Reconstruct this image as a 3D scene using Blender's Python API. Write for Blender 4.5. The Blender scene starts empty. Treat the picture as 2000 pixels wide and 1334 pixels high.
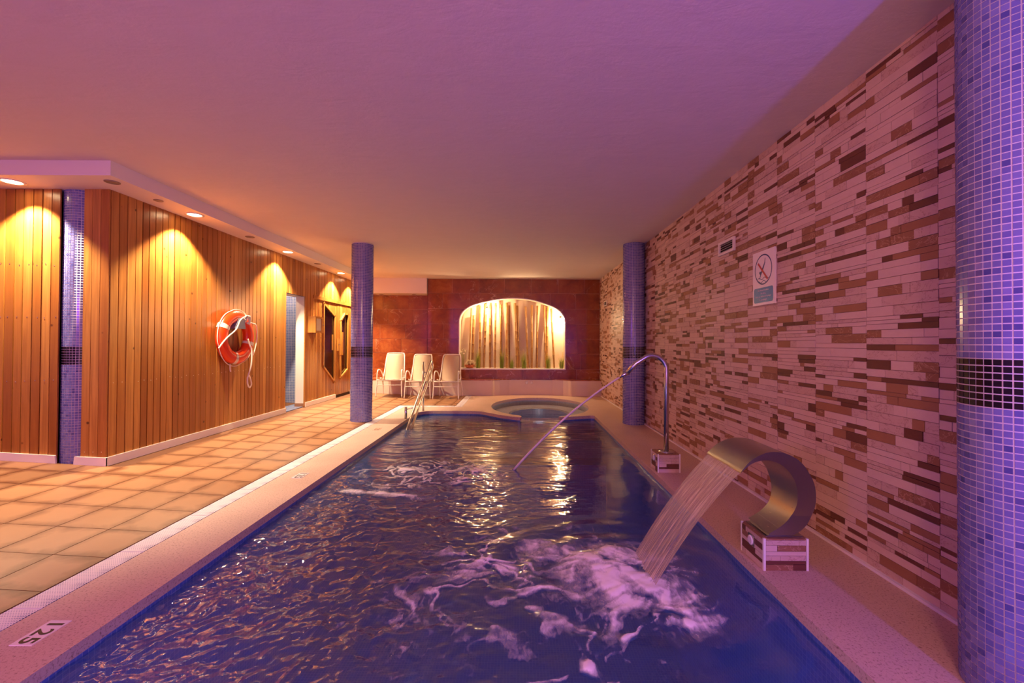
import bpy, bmesh, math, random
import numpy as np
from mathutils import Vector, Matrix, Euler
from mathutils.geometry import tessellate_polygon

random.seed(7)
PI = math.pi
D = bpy.data
SC = bpy.context.scene
COL = SC.collection

# ------------------------------------------------------------------ camera, world, lights, exposure
F_PX = 850.0
cam = D.cameras.new('camera'); cam.sensor_width = 36.0; cam.lens = F_PX / 2000 * 36
cam.clip_start = 0.05; cam.clip_end = 60
cam.shift_x = -12 / 2000; cam.shift_y = -5.4 / 2000
camo = D.objects.new('camera', cam); COL.objects.link(camo)
PITCH, ROLL = 0.011, 0.005
camo.matrix_world = Matrix.Translation((0, -0.013, 1.2)) @ Matrix.Rotation(PI / 2 + PITCH, 4, 'X') @ Matrix.Rotation(ROLL, 4, 'Z')
SC.camera = camo

w = D.worlds.new('world'); SC.world = w; w.use_nodes = True
w.node_tree.nodes['Background'].inputs[0].default_value = (0.02, 0.015, 0.03, 1)
w.node_tree.nodes['Background'].inputs[1].default_value = 0.0

WARM = (1.0, 0.77, 0.48)
LEDB = (0.16, 0.10, 1.0)
LEDV = (0.50, 0.12, 1.0)


def light(name, kind, loc, energy, color, rot=(0, 0, 0), **kw):
    l = D.lights.new(name, kind); l.energy = energy; l.color = color
    for k, v in kw.items(): setattr(l, k, v)
    o = D.objects.new(name, l); o.location = loc; o.rotation_euler = rot; COL.objects.link(o)
    return o


# colour-changing LED lamps of the spa behind the viewer
light('led_lamp_blue', 'POINT', (1.56, -0.7, 1.25), 80, LEDB, shadow_soft_size=0.06)
light('led_lamp_violet', 'POINT', (-3.6, -0.9, 1.75), 50, LEDV, shadow_soft_size=0.12)
# unseen warm fill lamp, added behind the viewer to lift wall and ceiling
light('warm_fill_rear', 'POINT', (-0.5, -1.8, 2.2), 84, (1.0, 0.50, 0.30), shadow_soft_size=0.25)
# unseen blue fill light, added under water to turn the pool bluer
light('pool_fill', 'AREA', (-0.2, 1.0, -0.7), 9, (0.20, 0.32, 1.0), rot=(PI / 2, 0, 0), shape='RECTANGLE', size=2.4, size_y=0.6)

SC.view_settings.view_transform = 'Standard'
SC.view_settings.look = 'None'
SC.view_settings.exposure = 1.05
SC.view_settings.gamma = 1.0
SC.view_settings.use_curve_mapping = False
SC.cycles.use_denoising = True
SC.cycles.max_bounces = 10
SC.cycles.diffuse_bounces = 6
SC.cycles.glossy_bounces = 4
SC.cycles.transmission_bounces = 6
SC.cycles.transparent_max_bounces = 12
SC.cycles.sample_clamp_indirect = 4.0
SC.cycles.sample_clamp_direct = 0.0
SC.cycles.caustics_reflective = False
SC.cycles.caustics_refractive = False

# ------------------------------------------------------------------ helpers


def lin(r, g, b):
    f = lambda c: (c / 255 / 12.92) if c / 255 <= 0.04045 else ((c / 255 + 0.055) / 1.055) ** 2.4
    return (f(r), f(g), f(b), 1.0)


class NT:
    def __init__(s, name):
        s.m = D.materials.new(name); s.m.use_nodes = True
        s.t = s.m.node_tree; s.t.nodes.clear()
        s.out = s.t.nodes.new('ShaderNodeOutputMaterial')

    def n(s, typ, ins=None, **props):
        nd = s.t.nodes.new(typ)
        for k, v in props.items(): setattr(nd, k, v)
        for k, v in (ins or {}).items(): s.put(nd.inputs[k], v)
        return nd

    def put(s, sock, v):
        if isinstance(v, bpy.types.NodeSocket): s.t.links.new(v, sock)
        elif isinstance(v, bpy.types.Node): s.t.links.new(v.outputs[0], sock)
        else: sock.default_value = v

    def math(s, op, a, b=0.0, c=None, clamp=False):
        nd = s.t.nodes.new('ShaderNodeMath'); nd.operation = op; nd.use_clamp = clamp
        s.put(nd.inputs[0], a); s.put(nd.inputs[1], b)
        if c is not None: s.put(nd.inputs[2], c)
        return nd.outputs[0]

    def mix(s, fac, a, b, blend='MIX'):
        nd = s.t.nodes.new('ShaderNodeMix'); nd.data_type = 'RGBA'; nd.blend_type = blend
        s.put(nd.inputs[0], fac); s.put(nd.inputs[6], a); s.put(nd.inputs[7], b)
        return nd.outputs[2]

    def ramp(s, fac, stops):
        nd = s.t.nodes.new('ShaderNodeValToRGB'); e = nd.color_ramp.elements
        while len(e) < len(stops): e.new(0.5)
        for el, (p, c) in zip(e, stops):
            el.position = p; el.color = c if len(c) == 4 else (*c, 1)
        s.put(nd.inputs[0], fac)
        return nd.outputs[0]

    def pos(s, scale=(1, 1, 1), offset=None):
        g = s.n('ShaderNodeNewGeometry')
        mp = s.n('ShaderNodeMapping', {0: g.outputs['Position'], 3: scale})
        if offset is not None: s.put(mp.inputs[1], offset)
        return mp.outputs[0]

    def obj(s):
        return s.n('ShaderNodeTexCoord').outputs['Object']

    def rnd(s):
        return s.n('ShaderNodeObjectInfo').outputs['Random']

    def noise(s, vec, scale, detail=3, rough=0.5, dist=0.0):
        nd = s.n('ShaderNodeTexNoise', {'Scale': scale, 'Detail': detail, 'Roughness': rough, 'Distortion': dist})
        s.put(nd.inputs['Vector'], vec)
        return nd.outputs[0]

    def bsdf(s, col, rough=0.5, metal=0.0, bump=None, bstr=0.2, bdist=0.01, spec=0.5, **kw):
        b = s.n('ShaderNodeBsdfPrincipled')
        s.put(b.inputs['Base Color'], col); s.put(b.inputs['Roughness'], rough); s.put(b.inputs['Metallic'], metal)
        s.put(b.inputs['Specular IOR Level'], spec)
        for k, v in kw.items(): s.put(b.inputs[k], v)
        if bump is not None:
            bm_ = s.n('ShaderNodeBump', {'Strength': bstr, 'Distance': bdist, 'Height': bump})
            s.put(b.inputs['Normal'], bm_.outputs[0])
        s.t.links.new(b.outputs[0], s.out.inputs[0])
        return b


def simple(name, col, rough=0.5, metal=0.0, **kw):
    t = NT(name); t.bsdf(col, rough, metal, **kw); return t.m


M = {}

# plaster
t = NT('plaster_ceiling')
nz = t.noise(t.pos(), 9, 6, 0.65); n2 = t.noise(t.pos((1, 2.2, 1)), 3.0, 4, 0.6, 0.8)
t.bsdf(t.mix(t.math('MULTIPLY', n2, 0.35), lin(222, 212, 205), lin(196, 184, 178)), 0.85, bump=t.math('ADD', nz, n2), bstr=0.26, bdist=0.012); M['ceiling'] = t.m
t = NT('plaster_white'); t.bsdf(lin(226, 216, 208), 0.7, bump=t.noise(t.pos(), 40, 3), bstr=0.08); M['plaster'] = t.m
t = NT('plaster_bench'); t.bsdf(t.mix(t.noise(t.pos(), 3, 3), lin(226, 206, 190), lin(208, 186, 172)), 0.55, bump=t.noise(t.pos(), 160, 2), bstr=0.1); M['bench'] = t.m
M['white_paint'] = simple('white_paint', lin(232, 222, 214), 0.35)
M['grout'] = simple('grout_pale', lin(226, 216, 224), 0.7)
M['dark'] = simple('dark_cavity', lin(16, 10, 8), 0.8)
M['steel'] = simple('steel_tube', (0.62, 0.60, 0.60, 1), 0.22, 1.0)
t = NT('steel_brushed'); b_ = t.noise(t.pos((60, 3, 60)), 9, 3)
t.bsdf((0.44, 0.42, 0.40, 1), t.math('MULTIPLY_ADD', b_, 0.12, 0.24), 1.0, bump=b_, bstr=0.05, Anisotropic=0.4); M['brushed'] = t.m
M['rope'] = simple('rope_white', lin(232, 218, 200), 0.8)
M['buoy'] = simple('buoy_orange', lin(232, 62, 18), 0.3)
M['band'] = simple('reflective_band', lin(222, 205, 190), 0.35)
M['bracket'] = simple('bracket_grey_blue', lin(120, 122, 146), 0.4, 0.1)
M['nail'] = simple('nail_bright', (0.9, 0.85, 0.75, 1), 0.3, 1.0)
M['sign_white'] = simple('sign_white', lin(238, 228, 226), 0.35)
M['sign_blue'] = simple('sign_blue', lin(38, 118, 170), 0.35)
M['sign_navy'] = simple('sign_navy', lin(45, 52, 110), 0.35)
M['sign_red'] = simple('sign_red', lin(190, 20, 45), 0.35)
M['ink'] = simple('ink_dark', lin(38, 20, 26), 0.4)
M['enamel'] = simple('marker_enamel', lin(232, 220, 224), 0.25)
M['terracotta'] = simple('terracotta', lin(196, 110, 62), 0.7)
M['petal'] = simple('petal_cream', lin(245, 235, 210), 0.6)
M['paper'] = simple('paper_notice', lin(214, 200, 180), 0.6)
M['seed'] = simple('seed_stem', lin(190, 160, 80), 0.7)
M['grille'] = simple('grille_grey', lin(150, 130, 112), 0.5, 0.3)

# wood
def wood(name, c0, c1, c2, dark=0.0):
    t = NT(name); r = t.rnd()
    off = t.n('ShaderNodeCombineXYZ', {0: t.math('MULTIPLY', r, 37.0), 1: t.math('MULTIPLY', r, 53.0), 2: t.math('MULTIPLY', r, 91.0)})
    p = t.pos((1, 1, 1), off.outputs[0]); ps = t.pos((22, 22, 0.9), off.outputs[0])
    g = t.noise(ps, 1.6, 5, 0.6, 0.6); big = t.noise(p, 1.3, 2)
    base = t.ramp(r, [(0.0, c2), (0.55, c0), (1.0, c1)])
    col = t.mix(t.ramp(g, [(0.35, (0, 0, 0)), (0.72, (0.62, 0.62, 0.62))]), base, lin(120, 62, 18))
    col = t.mix(t.math('MULTIPLY', big, 0.25), col, lin(150, 84, 28))
    v = t.n('ShaderNodeTexVoronoi', {'Scale': 6.5, 'Randomness': 1.0}); t.put(v.inputs['Vector'], p)
    vc = t.n('ShaderNodeSeparateColor', {0: v.outputs['Color']})
    kn = t.math('MULTIPLY', t.ramp(v.outputs['Distance'], [(0.055, (1, 1, 1)), (0.11, (0, 0, 0))]), t.math('GREATER_THAN', vc.outputs[0], 0.35))
    col = t.mix(t.math('MULTIPLY', kn, 0.85), col, lin(66, 26, 8))
    t.bsdf(col, 0.29, bump=g, bstr=0.06, bdist=0.004)
    return t.m


M['plank'] = wood('pine_plank', lin(182, 118, 54), lin(206, 148, 76), lin(150, 90, 38))
M['frame_wood'] = wood('frame_wood', lin(200, 142, 72), lin(208, 152, 80), lin(190, 130, 60))
M['dark_wood'] = simple('wood_backing', lin(58, 26, 8), 0.7)

# red marble
t = NT('red_marble'); r = t.rnd()
off = t.n('ShaderNodeCombineXYZ', {0: t.math('MULTIPLY', r, 17.0), 1: t.math('MULTIPLY', r, 29.0), 2: t.math('MULTIPLY', r, 41.0)}).outputs[0]
p = t.pos((1, 1, 1), off)
a = t.noise(p, 2.6, 7, 0.7, 0.7); fine = t.noise(p, 22, 4, 0.6)
col = t.ramp(a, [(0.28, lin(112, 48, 24)), (0.5, lin(152, 76, 38)), (0.66, lin(176, 104, 56)), (0.8, lin(126, 58, 30))])
col = t.mix(t.math('MULTIPLY', fine, 0.35), col, lin(110, 38, 24))
col = t.mix(t.math('MULTIPLY', r, 0.3), col, lin(118, 40, 26))
wv = t.noise(p, 1.4, 5, 0.6, 1.6); vein = t.math('ABSOLUTE', t.math('SUBTRACT', wv, 0.5))
vm = t.ramp(vein, [(0.0, (1, 1, 1)), (0.011, (0, 0, 0))])
gate = t.ramp(t.noise(p, 2.2, 2), [(0.46, (0, 0, 0)), (0.6, (1, 1, 1))])
col = t.mix(t.math('MULTIPLY', t.math('MULTIPLY', vm, gate), 0.75), col, lin(214, 168, 140))
t.bsdf(col, 0.22); M['marble'] = t.m
M['marble_joint'] = simple('marble_joint', lin(205, 150, 118), 0.6)

# deck stone (granular)
t = NT('deck_stone')
s1 = t.noise(t.pos(), 95, 3, 0.75); s2 = t.noise(t.pos(), 2.2, 3, 0.6); s3 = t.noise(t.pos(), 320, 2)
col = t.mix(s2, lin(212, 180, 166), lin(188, 156, 144))
col = t.mix(t.ramp(s1, [(0.30, (0.9, 0.9, 0.9)), (0.47, (0, 0, 0))]), col, lin(112, 74, 62))
col = t.mix(t.ramp(s3, [(0.6, (0, 0, 0)), (0.75, (0.5, 0.5, 0.5))]), col, lin(232, 204, 184))
t.bsdf(col, 0.55, bump=s1, bstr=0.25, bdist=0.004); M['deck'] = t.m

# floor tiles
t = NT('floor_tile_ceramic'); o = t.obj(); r = t.rnd()
sx = t.n('ShaderNodeSeparateXYZ', {0: o})
ed = t.math('MAXIMUM', t.math('ABSOLUTE', sx.outputs[0]), t.math('ABSOLUTE', sx.outputs[1]))
off = t.n('ShaderNodeCombineXYZ', {0: t.math('MULTIPLY', r, 13.0), 1: t.math('MULTIPLY', r, 31.0), 2: 0.0}).outputs[0]
nn = t.noise(t.pos((1, 1, 1), off), 5, 4, 0.6, 0.5)
e2 = t.math('ADD', ed, t.math('MULTIPLY', t.math('SUBTRACT', nn, 0.5), 0.6))
em = t.ramp(e2, [(0.30, (0, 0, 0)), (0.53, (0.9, 0.9, 0.9))])
base = t.mix(t.noise(t.pos((1, 1, 1), off), 2.4, 3), lin(164, 120, 86), lin(140, 96, 64))
base = t.mix(t.math('MULTIPLY', r, 0.3), base, lin(170, 118, 82))
col = t.mix(em, base, lin(104, 58, 28))
t.bsdf(col, 0.42, bump=t.noise(t.pos(), 30, 3), bstr=0.08, bdist=0.004); M['tile'] = t.m
M['tile_joint'] = simple('tile_joint', lin(112, 70, 44), 0.8)

# mosaic variants
for i, c in enumerate([(108, 108, 168), (102, 103, 164), (114, 114, 173), (94, 95, 158), (122, 121, 176), (76, 78, 142)]):
    M['mosaic%d' % i] = simple('mosaic_blue', lin(*c), 0.18)
M['mosaic_dark'] = simple('mosaic_black', lin(20, 12, 24), 0.15)


def mosaic_proc(name, size, cols, grout, rough=0.2):
    t = NT(name); p = t.pos()
    g = t.n('ShaderNodeNewGeometry'); sn = t.n('ShaderNodeSeparateXYZ', {0: g.outputs['True Normal']})
    sp = t.n('ShaderNodeSeparateXYZ', {0: p})
    az = t.math('GREATER_THAN', t.math('ABSOLUTE', sn.outputs[2]), 0.6)
    ax = t.math('GREATER_THAN', t.math('ABSOLUTE', sn.outputs[0]), 0.6)
    uu = t.math('ADD', t.math('MULTIPLY', sp.outputs[1], ax), t.math('MULTIPLY', sp.outputs[0], t.math('SUBTRACT', 1.0, ax)))
    vv = t.math('ADD', t.math('MULTIPLY', sp.outputs[1], az), t.math('MULTIPLY', sp.outputs[2], t.math('SUBTRACT', 1.0, az)))
    uv = t.n('ShaderNodeCombineXYZ', {0: uu, 1: vv, 2: 0.0}).outputs[0]
    br = t.n('ShaderNodeTexBrick', {'Color1': cols[0], 'Color2': cols[1], 'Mortar': grout, 'Scale': 1.0, 'Mortar Size': size * 0.07,
                                    'Mortar Smooth': 0.1, 'Bias': 0.0, 'Brick Width': size, 'Row Height': size}, offset=0.0, squash=1.0)
    t.put(br.inputs['Vector'], uv)
    t.bsdf(br.outputs[0], rough, bump=t.math('SUBTRACT', 1.0, br.outputs[1]), bstr=0.15, bdist=0.003)
    return t.m


M['pool_mosaic'] = mosaic_proc('pool_mosaic', 0.025, (lin(62, 88, 164), lin(78, 104, 178)), lin(124, 134, 180), 0.3)
M['whirl_mosaic'] = mosaic_proc('whirlpool_mosaic', 0.025, (lin(140, 146, 172), lin(156, 162, 184)), lin(196, 196, 204), 0.3)
M['shower_mosaic'] = mosaic_proc('shower_mosaic', 0.03, (lin(96, 112, 160), lin(116, 130, 176)), lin(200, 196, 204), 0.25)

# stone strip tiles of the right wall
def strip_mat(name, c0, c1, vein=None, rough=0.6):
    t = NT(name); r = t.rnd()
    off = t.n('ShaderNodeCombineXYZ', {0: t.math('MULTIPLY', r, 19.0), 1: t.math('MULTIPLY', r, 23.0), 2: t.math('MULTIPLY', r, 47.0)}).outputs[0]
    p = t.pos((1, 1, 1.6), off)
    a = t.noise(p, 16, 5, 0.65, 0.6)
    col = t.mix(a, c0, c1)
    if vein:
        v = t.math('ABSOLUTE', t.math('SUBTRACT', t.noise(p, 9, 4, 0.6, 1.2), 0.5))
        col = t.mix(t.math('MULTIPLY', t.ramp(v, [(0.0, (1, 1, 1)), (0.018, (0, 0, 0))]), 0.6), col, vein)
    t.bsdf(col, rough, bump=t.noise(t.pos(), 70, 3), bstr=0.12, bdist=0.003)
    return t.m


M['strip0'] = strip_mat('strip_pale', lin(216, 188, 176), lin(200, 168, 156))
M['strip1'] = strip_mat('strip_pale_veined', lin(206, 176, 164), lin(188, 154, 142), lin(140, 98, 88))
M['strip2'] = strip_mat('strip_brown', lin(152, 104, 76), lin(130, 84, 58), lin(206, 168, 140))
M['strip3'] = strip_mat('strip_dark', lin(112, 62, 46), lin(88, 44, 34))
M['strip4'] = strip_mat('strip_tan', lin(160, 112, 82), lin(142, 94, 66))
M['strip_joint'] = simple('strip_joint', lin(150, 110, 102), 0.8)

# drain grate with holes
t = NT('drain_grate_plastic')
p = t.pos((1 / 0.0115, 1 / 0.0115, 0)); f = t.n('ShaderNodeVectorMath', {0: p}, operation='FRACTION').outputs[0]
dv = t.n('ShaderNodeVectorMath', {0: f, 1: (0.5, 0.5, 0)}, operation='SUBTRACT').outputs[0]
sd = t.n('ShaderNodeSeparateXYZ', {0: dv}); d1 = t.math('ADD', t.math('ABSOLUTE', sd.outputs[0]), t.math('ABSOLUTE', sd.outputs[1]))
p2 = t.pos((1 / 0.13, 1 / 0.13, 0)); f2 = t.n('ShaderNodeVectorMath', {0: p2}, operation='FRACTION').outputs[0]
dv2 = t.n('ShaderNodeVectorMath', {0: f2, 1: (0.5, 0.5, 0)}, operation='SUBTRACT').outputs[0]
s2 = t.n('ShaderNodeSeparateXYZ', {0: dv2}); d2 = t.math('ADD', t.math('ABSOLUTE', s2.outputs[0]), t.math('ABSOLUTE', s2.outputs[1]))
rad = t.math('MULTIPLY_ADD', t.math('SUBTRACT', 0.5, d2, clamp=True), 0.55, 0.24)
hole = t.math('LESS_THAN', d1, rad)
t.bsdf(t.mix(hole, lin(226, 214, 222), lin(96, 92, 150)), 0.45, bump=t.math('SUBTRACT', 1.0, hole), bstr=0.3, bdist=0.003); M['grate'] = t.m

# fabric
t = NT('sling_fabric')
p = t.obj(); wv1 = t.n('ShaderNodeTexWave', {'Scale': 120.0}, bands_direction='X'); t.put(wv1.inputs['Vector'], p)
t.bsdf(lin(188, 162, 138), 0.75, bump=wv1.outputs[1], bstr=0.12, bdist=0.002); M['sling'] = t.m

# glass of sauna, dark
t = NT('sauna_glass'); t.bsdf(lin(24, 8, 4), 0.08, spec=0.5); M['glass'] = t.m

# bamboo, leaves
t = NT('bamboo'); p = t.pos((6, 6, 1.2)); a = t.noise(p, 5, 4, 0.6)
t.bsdf(t.mix(a, lin(178, 130, 66), lin(132, 84, 36)), 0.4); M['bamboo'] = t.m
M['bamboo_node'] = simple('bamboo_node', lin(130, 84, 40), 0.5)
t = NT('grass_blade'); t.bsdf(t.mix(t.noise(t.pos(), 30, 2), lin(120, 150, 30), lin(176, 186, 70)), 0.5); M['leaf'] = t.m


def emit(name, col, strength):
    t = NT(name); e = t.n('ShaderNodeEmission', {0: col, 1: strength}); t.t.links.new(e.outputs[0], t.out.inputs[0]); return t.m


M['lamp_on'] = emit('lamp_lens_lit', (1.0, 0.72, 0.40, 1), 14)

# water: fresnel mix of clear and reflecting
def water_mat(name, tint, rough, bump_scale, bstr, ior=1.8, milk=0.30):
    t = NT(name)
    nz = t.noise(t.pos((1, 1, 1)), bump_scale, 4, 0.6, 0.8)
    bp = t.n('ShaderNodeBump', {'Strength': bstr, 'Distance': 0.01, 'Height': nz}).outputs[0]
    fr = t.n('ShaderNodeFresnel', {'IOR': ior, 'Normal': bp})
    tr = t.n('ShaderNodeBsdfTransparent', {0: tint}); gl = t.n('ShaderNodeBsdfGlossy', {'Color': (1, 1, 1, 1), 'Roughness': rough, 'Normal': bp})
    df = t.n('ShaderNodeBsdfDiffuse', {0: (0.07, 0.17, 0.42, 1)})
    bs = t.n('ShaderNodeMixShader', {0: milk, 1: tr.outputs[0], 2: df.outputs[0]})
    mx = t.n('ShaderNodeMixShader', {0: fr.outputs[0], 1: bs.outputs[0], 2: gl.outputs[0]})
    t.t.links.new(mx.outputs[0], t.out.inputs[0]); return t.m


M['calm_water'] = water_mat('whirlpool_water', (0.9, 0.93, 0.97, 1), 0.04, 14, 0.1, 1.05, 0.0)
M['water'] = water_mat('pool_water', (0.70, 0.78, 0.97, 1), 0.03, 28, 0.12)
t = NT('foam_white')
at = t.n('ShaderNodeAttribute', attribute_name='foam').outputs['Fac']
br = t.noise(t.pos((1, 0.45, 1)), 42, 4, 0.7, 1.2)
al = t.math('ADD', t.math('MULTIPLY_ADD', at, 1.55, -0.60), t.math('MULTIPLY', br, 0.95), clamp=True)
pb = t.n('ShaderNodeBsdfPrincipled', {'Base Color': lin(244, 236, 240), 'Roughness': 0.6})
tr = t.n('ShaderNodeBsdfTransparent'); mx = t.n('ShaderNodeMixShader', {0: al, 1: tr.outputs[0], 2: pb.outputs[0]})
t.t.links.new(mx.outputs[0], t.out.inputs[0]); M['foam'] = t.m
t = NT('falling_water')
at = t.n('ShaderNodeAttribute', attribute_name='flow')
st = t.noise(t.n('ShaderNodeMapping', {0: at.outputs['Vector'], 3: (60, 1.2, 1)}).outputs[0], 1.0, 4, 0.7)
al = t.ramp(st, [(0.32, (0.12, 0.12, 0.12)), (0.5, (0.5, 0.5, 0.5)), (0.68, (0.95, 0.95, 0.95))])
pb = t.n('ShaderNodeBsdfPrincipled', {'Base Color': lin(224, 206, 176), 'Roughness': 0.18})
bp = t.n('ShaderNodeBump', {'Strength': 0.5, 'Distance': 0.01, 'Height': st}); t.put(pb.inputs['Normal'], bp.outputs[0])
tr = t.n('ShaderNodeBsdfTransparent', {0: (0.9, 0.9, 0.95, 1)}); mx = t.n('ShaderNodeMixShader', {0: al, 1: tr.outputs[0], 2: pb.outputs[0]})
t.t.links.new(mx.outputs[0], t.out.inputs[0]); M['fall'] = t.m


class MB:
    """Collects geometry for one mesh object."""
    def __init__(s): s.v = []; s.f = []; s.mi = []; s.sm = []

    def add(s, vs, fs, mi=0, smooth=False):
        o = len(s.v); s.v += [tuple(p) for p in vs]
        for f in fs: s.f.append([o + i for i in f]); s.mi.append(mi); s.sm.append(smooth)

    def box(s, a, b, mi=0):
        x0, y0, z0 = a; x1, y1, z1 = b
        s.add([(x0, y0, z0), (x1, y0, z0), (x1, y1, z0), (x0, y1, z0), (x0, y0, z1), (x1, y0, z1), (x1, y1, z1), (x0, y1, z1)],
              [(0, 3, 2, 1), (4, 5, 6, 7), (0, 1, 5, 4), (1, 2, 6, 5), (2, 3, 7, 6), (3, 0, 4, 7)], mi)

    def prism(s, poly, axis, a0, a1, mi=0, smooth=False):
        """poly: 2D points; extruded along axis from a0 to a1. axis x: (y,z); y: (x,z); z: (x,y)"""
        def P(p, a): return {'x': (a, p[0], p[1]), 'y': (p[0], a, p[1]), 'z': (p[0], p[1], a)}[axis]
        n = len(poly)
        s.add([P(p, a0) for p in poly] + [P(p, a1) for p in poly],
              [tuple(range(n - 1, -1, -1)), tuple(range(n, 2 * n))], mi)
        o = len(s.v) - 2 * n
        for i in range(n):
            j = (i + 1) % n
            s.f.append([o + i, o + j, o + n + j, o + n + i]); s.mi.append(mi); s.sm.append(smooth)

    def tube(s, pts, r, seg=10, mi=0, caps=True, closed=False):
        pts = [Vector(p) for p in pts]; n = len(pts)
        rr = r if isinstance(r, (list, tuple)) else [r] * n
        vs = []; up = Vector((0.13, 0.21, 0.97)).normalized(); prev = None
        for i, p in enumerate(pts):
            if closed: tdir = (pts[(i + 1) % n] - pts[i - 1]).normalized()
            else: tdir = (pts[min(i + 1, n - 1)] - pts[max(i - 1, 0)]).normalized()
            if prev is None:
                a = tdir.cross(up if abs(tdir.dot(up)) < 0.95 else Vector((1, 0, 0))).normalized()
            else:
                a = (prev - tdir * prev.dot(tdir)).normalized()
            prev = a; b = tdir.cross(a)
            for k in range(seg):
                an = 2 * PI * k / seg
                vs.append(p + (a * math.cos(an) + b * math.sin(an)) * rr[i])
        fs = []
        for i in range(n if closed else n - 1):
            for k in range(seg):
                k2 = (k + 1) % seg; j = (i + 1) % n
                fs.append((i * seg + k, i * seg + k2, j * seg + k2, j * seg + k))
        s.add(vs, fs, mi, True)
        if caps and not closed:
            o = len(s.v) - len(vs)
            s.f.append([o + k for k in range(seg - 1, -1, -1)]); s.mi.append(mi); s.sm.append(False)
            s.f.append([o + (n - 1) * seg + k for k in range(seg)]); s.mi.append(mi); s.sm.append(False)

    def lathe(s, prof, c=(0, 0, 0), seg=24, mi=0, axis='z'):
        vs = []
        for r, z in prof:
            for k in range(seg):
                a = 2 * PI * k / seg; x, y = r * math.cos(a), r * math.sin(a)
                p = {'z': (x, y, z), 'x': (z, x, y), 'y': (x, z, y)}[axis]
                vs.append((c[0] + p[0], c[1] + p[1], c[2] + p[2]))
        fs = [(i * seg + k, i * seg + (k + 1) % seg, (i + 1) * seg + (k + 1) % seg, (i + 1) * seg + k) for i in range(len(prof) - 1) for k in range(seg)]
        s.add(vs, fs, mi, True)
        o = len(s.v) - len(vs)
        s.f.append([o + k for k in range(seg - 1, -1, -1)]); s.mi.append(mi); s.sm.append(False)
        s.f.append([o + (len(prof) - 1) * seg + k for k in range(seg)]); s.mi.append(mi); s.sm.append(False)

    def mesh(s, name, mats):
        me = D.meshes.new(name); me.from_pydata(s.v, [], s.f)
        for m in (mats if isinstance(mats, (list, tuple)) else [mats]): me.materials.append(m)
        me.polygons.foreach_set('material_index', s.mi); me.polygons.foreach_set('use_smooth', s.sm)
        me.update(); return me

    def build(s, name, mats, parent=None, fix=True):
        me = s.mesh(name, mats)
        if fix:
            bm = bmesh.new(); bm.from_mesh(me); bmesh.ops.recalc_face_normals(bm, faces=bm.faces); bm.to_mesh(me); bm.free()
        return link(name, me, parent)


def link(name, me, parent=None):
    o = D.objects.new(name, me); COL.objects.link(o)
    if parent: o.parent = parent; o.matrix_parent_inverse = Matrix.Translation(-parent.location) if parent.type == 'EMPTY' else Matrix()
    return o


def tag(o, label=None, cat=None, group=None, kind=None):
    if label: o['label'] = label
    if cat: o['category'] = cat
    if group: o['group'] = group
    if kind: o['kind'] = kind
    return o


def root(name, loc, label=None, cat=None, group=None, kind=None):
    o = D.objects.new(name, None); o.location = loc; o.empty_display_size = 0.1; COL.objects.link(o)
    return tag(o, label, cat, group, kind)


def struct(o): o['kind'] = 'structure'; return o


UB = {}
def ubox(mat, name='piece'):
    if mat not in UB:
        b = MB(); b.box((-.5, -.5, -.5), (.5, .5, .5)); UB[mat] = b.mesh(name, M[mat])
    return UB[mat]


def piece(name, mat, c, size, parent, rot=None):
    o = D.objects.new(name, ubox(mat, name)); COL.objects.link(o)
    o.location = c; o.scale = size
    if rot: o.rotation_euler = rot
    if parent:
        o.parent = parent
        if parent.type == 'EMPTY': o.matrix_parent_inverse = Matrix.Translation(-parent.location)
    return o


def copy_tree(o, parent=None):
    c = o.copy(); COL.objects.link(c)
    if parent: c.parent = parent
    for ch in list(o.children): copy_tree(ch, c)
    return c


def arc(cx, cy, r, a0, a1, n):
    return [(cx + r * math.cos(a0 + (a1 - a0) * i / n), cy + r * math.sin(a0 + (a1 - a0) * i / n)) for i in range(n + 1)]


def smooth_pts(pts, n=6, closed=False):
    P = [Vector(p) for p in pts]; out = []; N = len(P)
    for i in range(N if closed else N - 1):
        p0 = P[i - 1] if (closed or i > 0) else P[0]; p1 = P[i]; p2 = P[(i + 1) % N]; p3 = P[(i + 2) % N] if (closed or i + 2 < N) else P[-1]
        for k in range(n):
            u = k / n
            out.append(0.5 * ((2 * p1) + (p2 - p0) * u + (2 * p0 - 5 * p1 + 4 * p2 - p3) * u * u + (3 * p1 - p0 - 3 * p2 + p3) * u ** 3))
    if not closed: out.append(P[-1])
    return out


def text_mesh(body, size, mat, name, align='CENTER', spacing=1.0, bold=0.0):
    cu = D.curves.new('t', 'FONT'); cu.body = body; cu.size = size; cu.align_x = align; cu.align_y = 'CENTER'; cu.extrude = 0.0004; cu.offset = bold; cu.space_character = spacing
    ob = D.objects.new('t', cu); COL.objects.link(ob)
    dg = bpy.context.evaluated_depsgraph_get(); dg.update()
    me = D.meshes.new_from_object(ob.evaluated_get(dg)); me.name = name
    D.objects.remove(ob); D.curves.remove(cu)
    me.materials.clear(); me.materials.append(mat)
    return me


# ------------------------------------------------------------------ numbers of the room
XR, XL, H = 1.91, -3.72, 2.71
YC = 3.93                  # plank wall facing the camera
YB, YN, YF = 10.54, 10.19, -3.0
XG0, XG1 = -2.265, -2.13   # drain grate
SLOPE = 0.05
PX0, PX1, PY0 = -1.745, 1.28, 0.9
ZW = -0.07
SOF = 2.585


def fz(x): return max(0.0, SLOPE * (XG0 - x))


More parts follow.
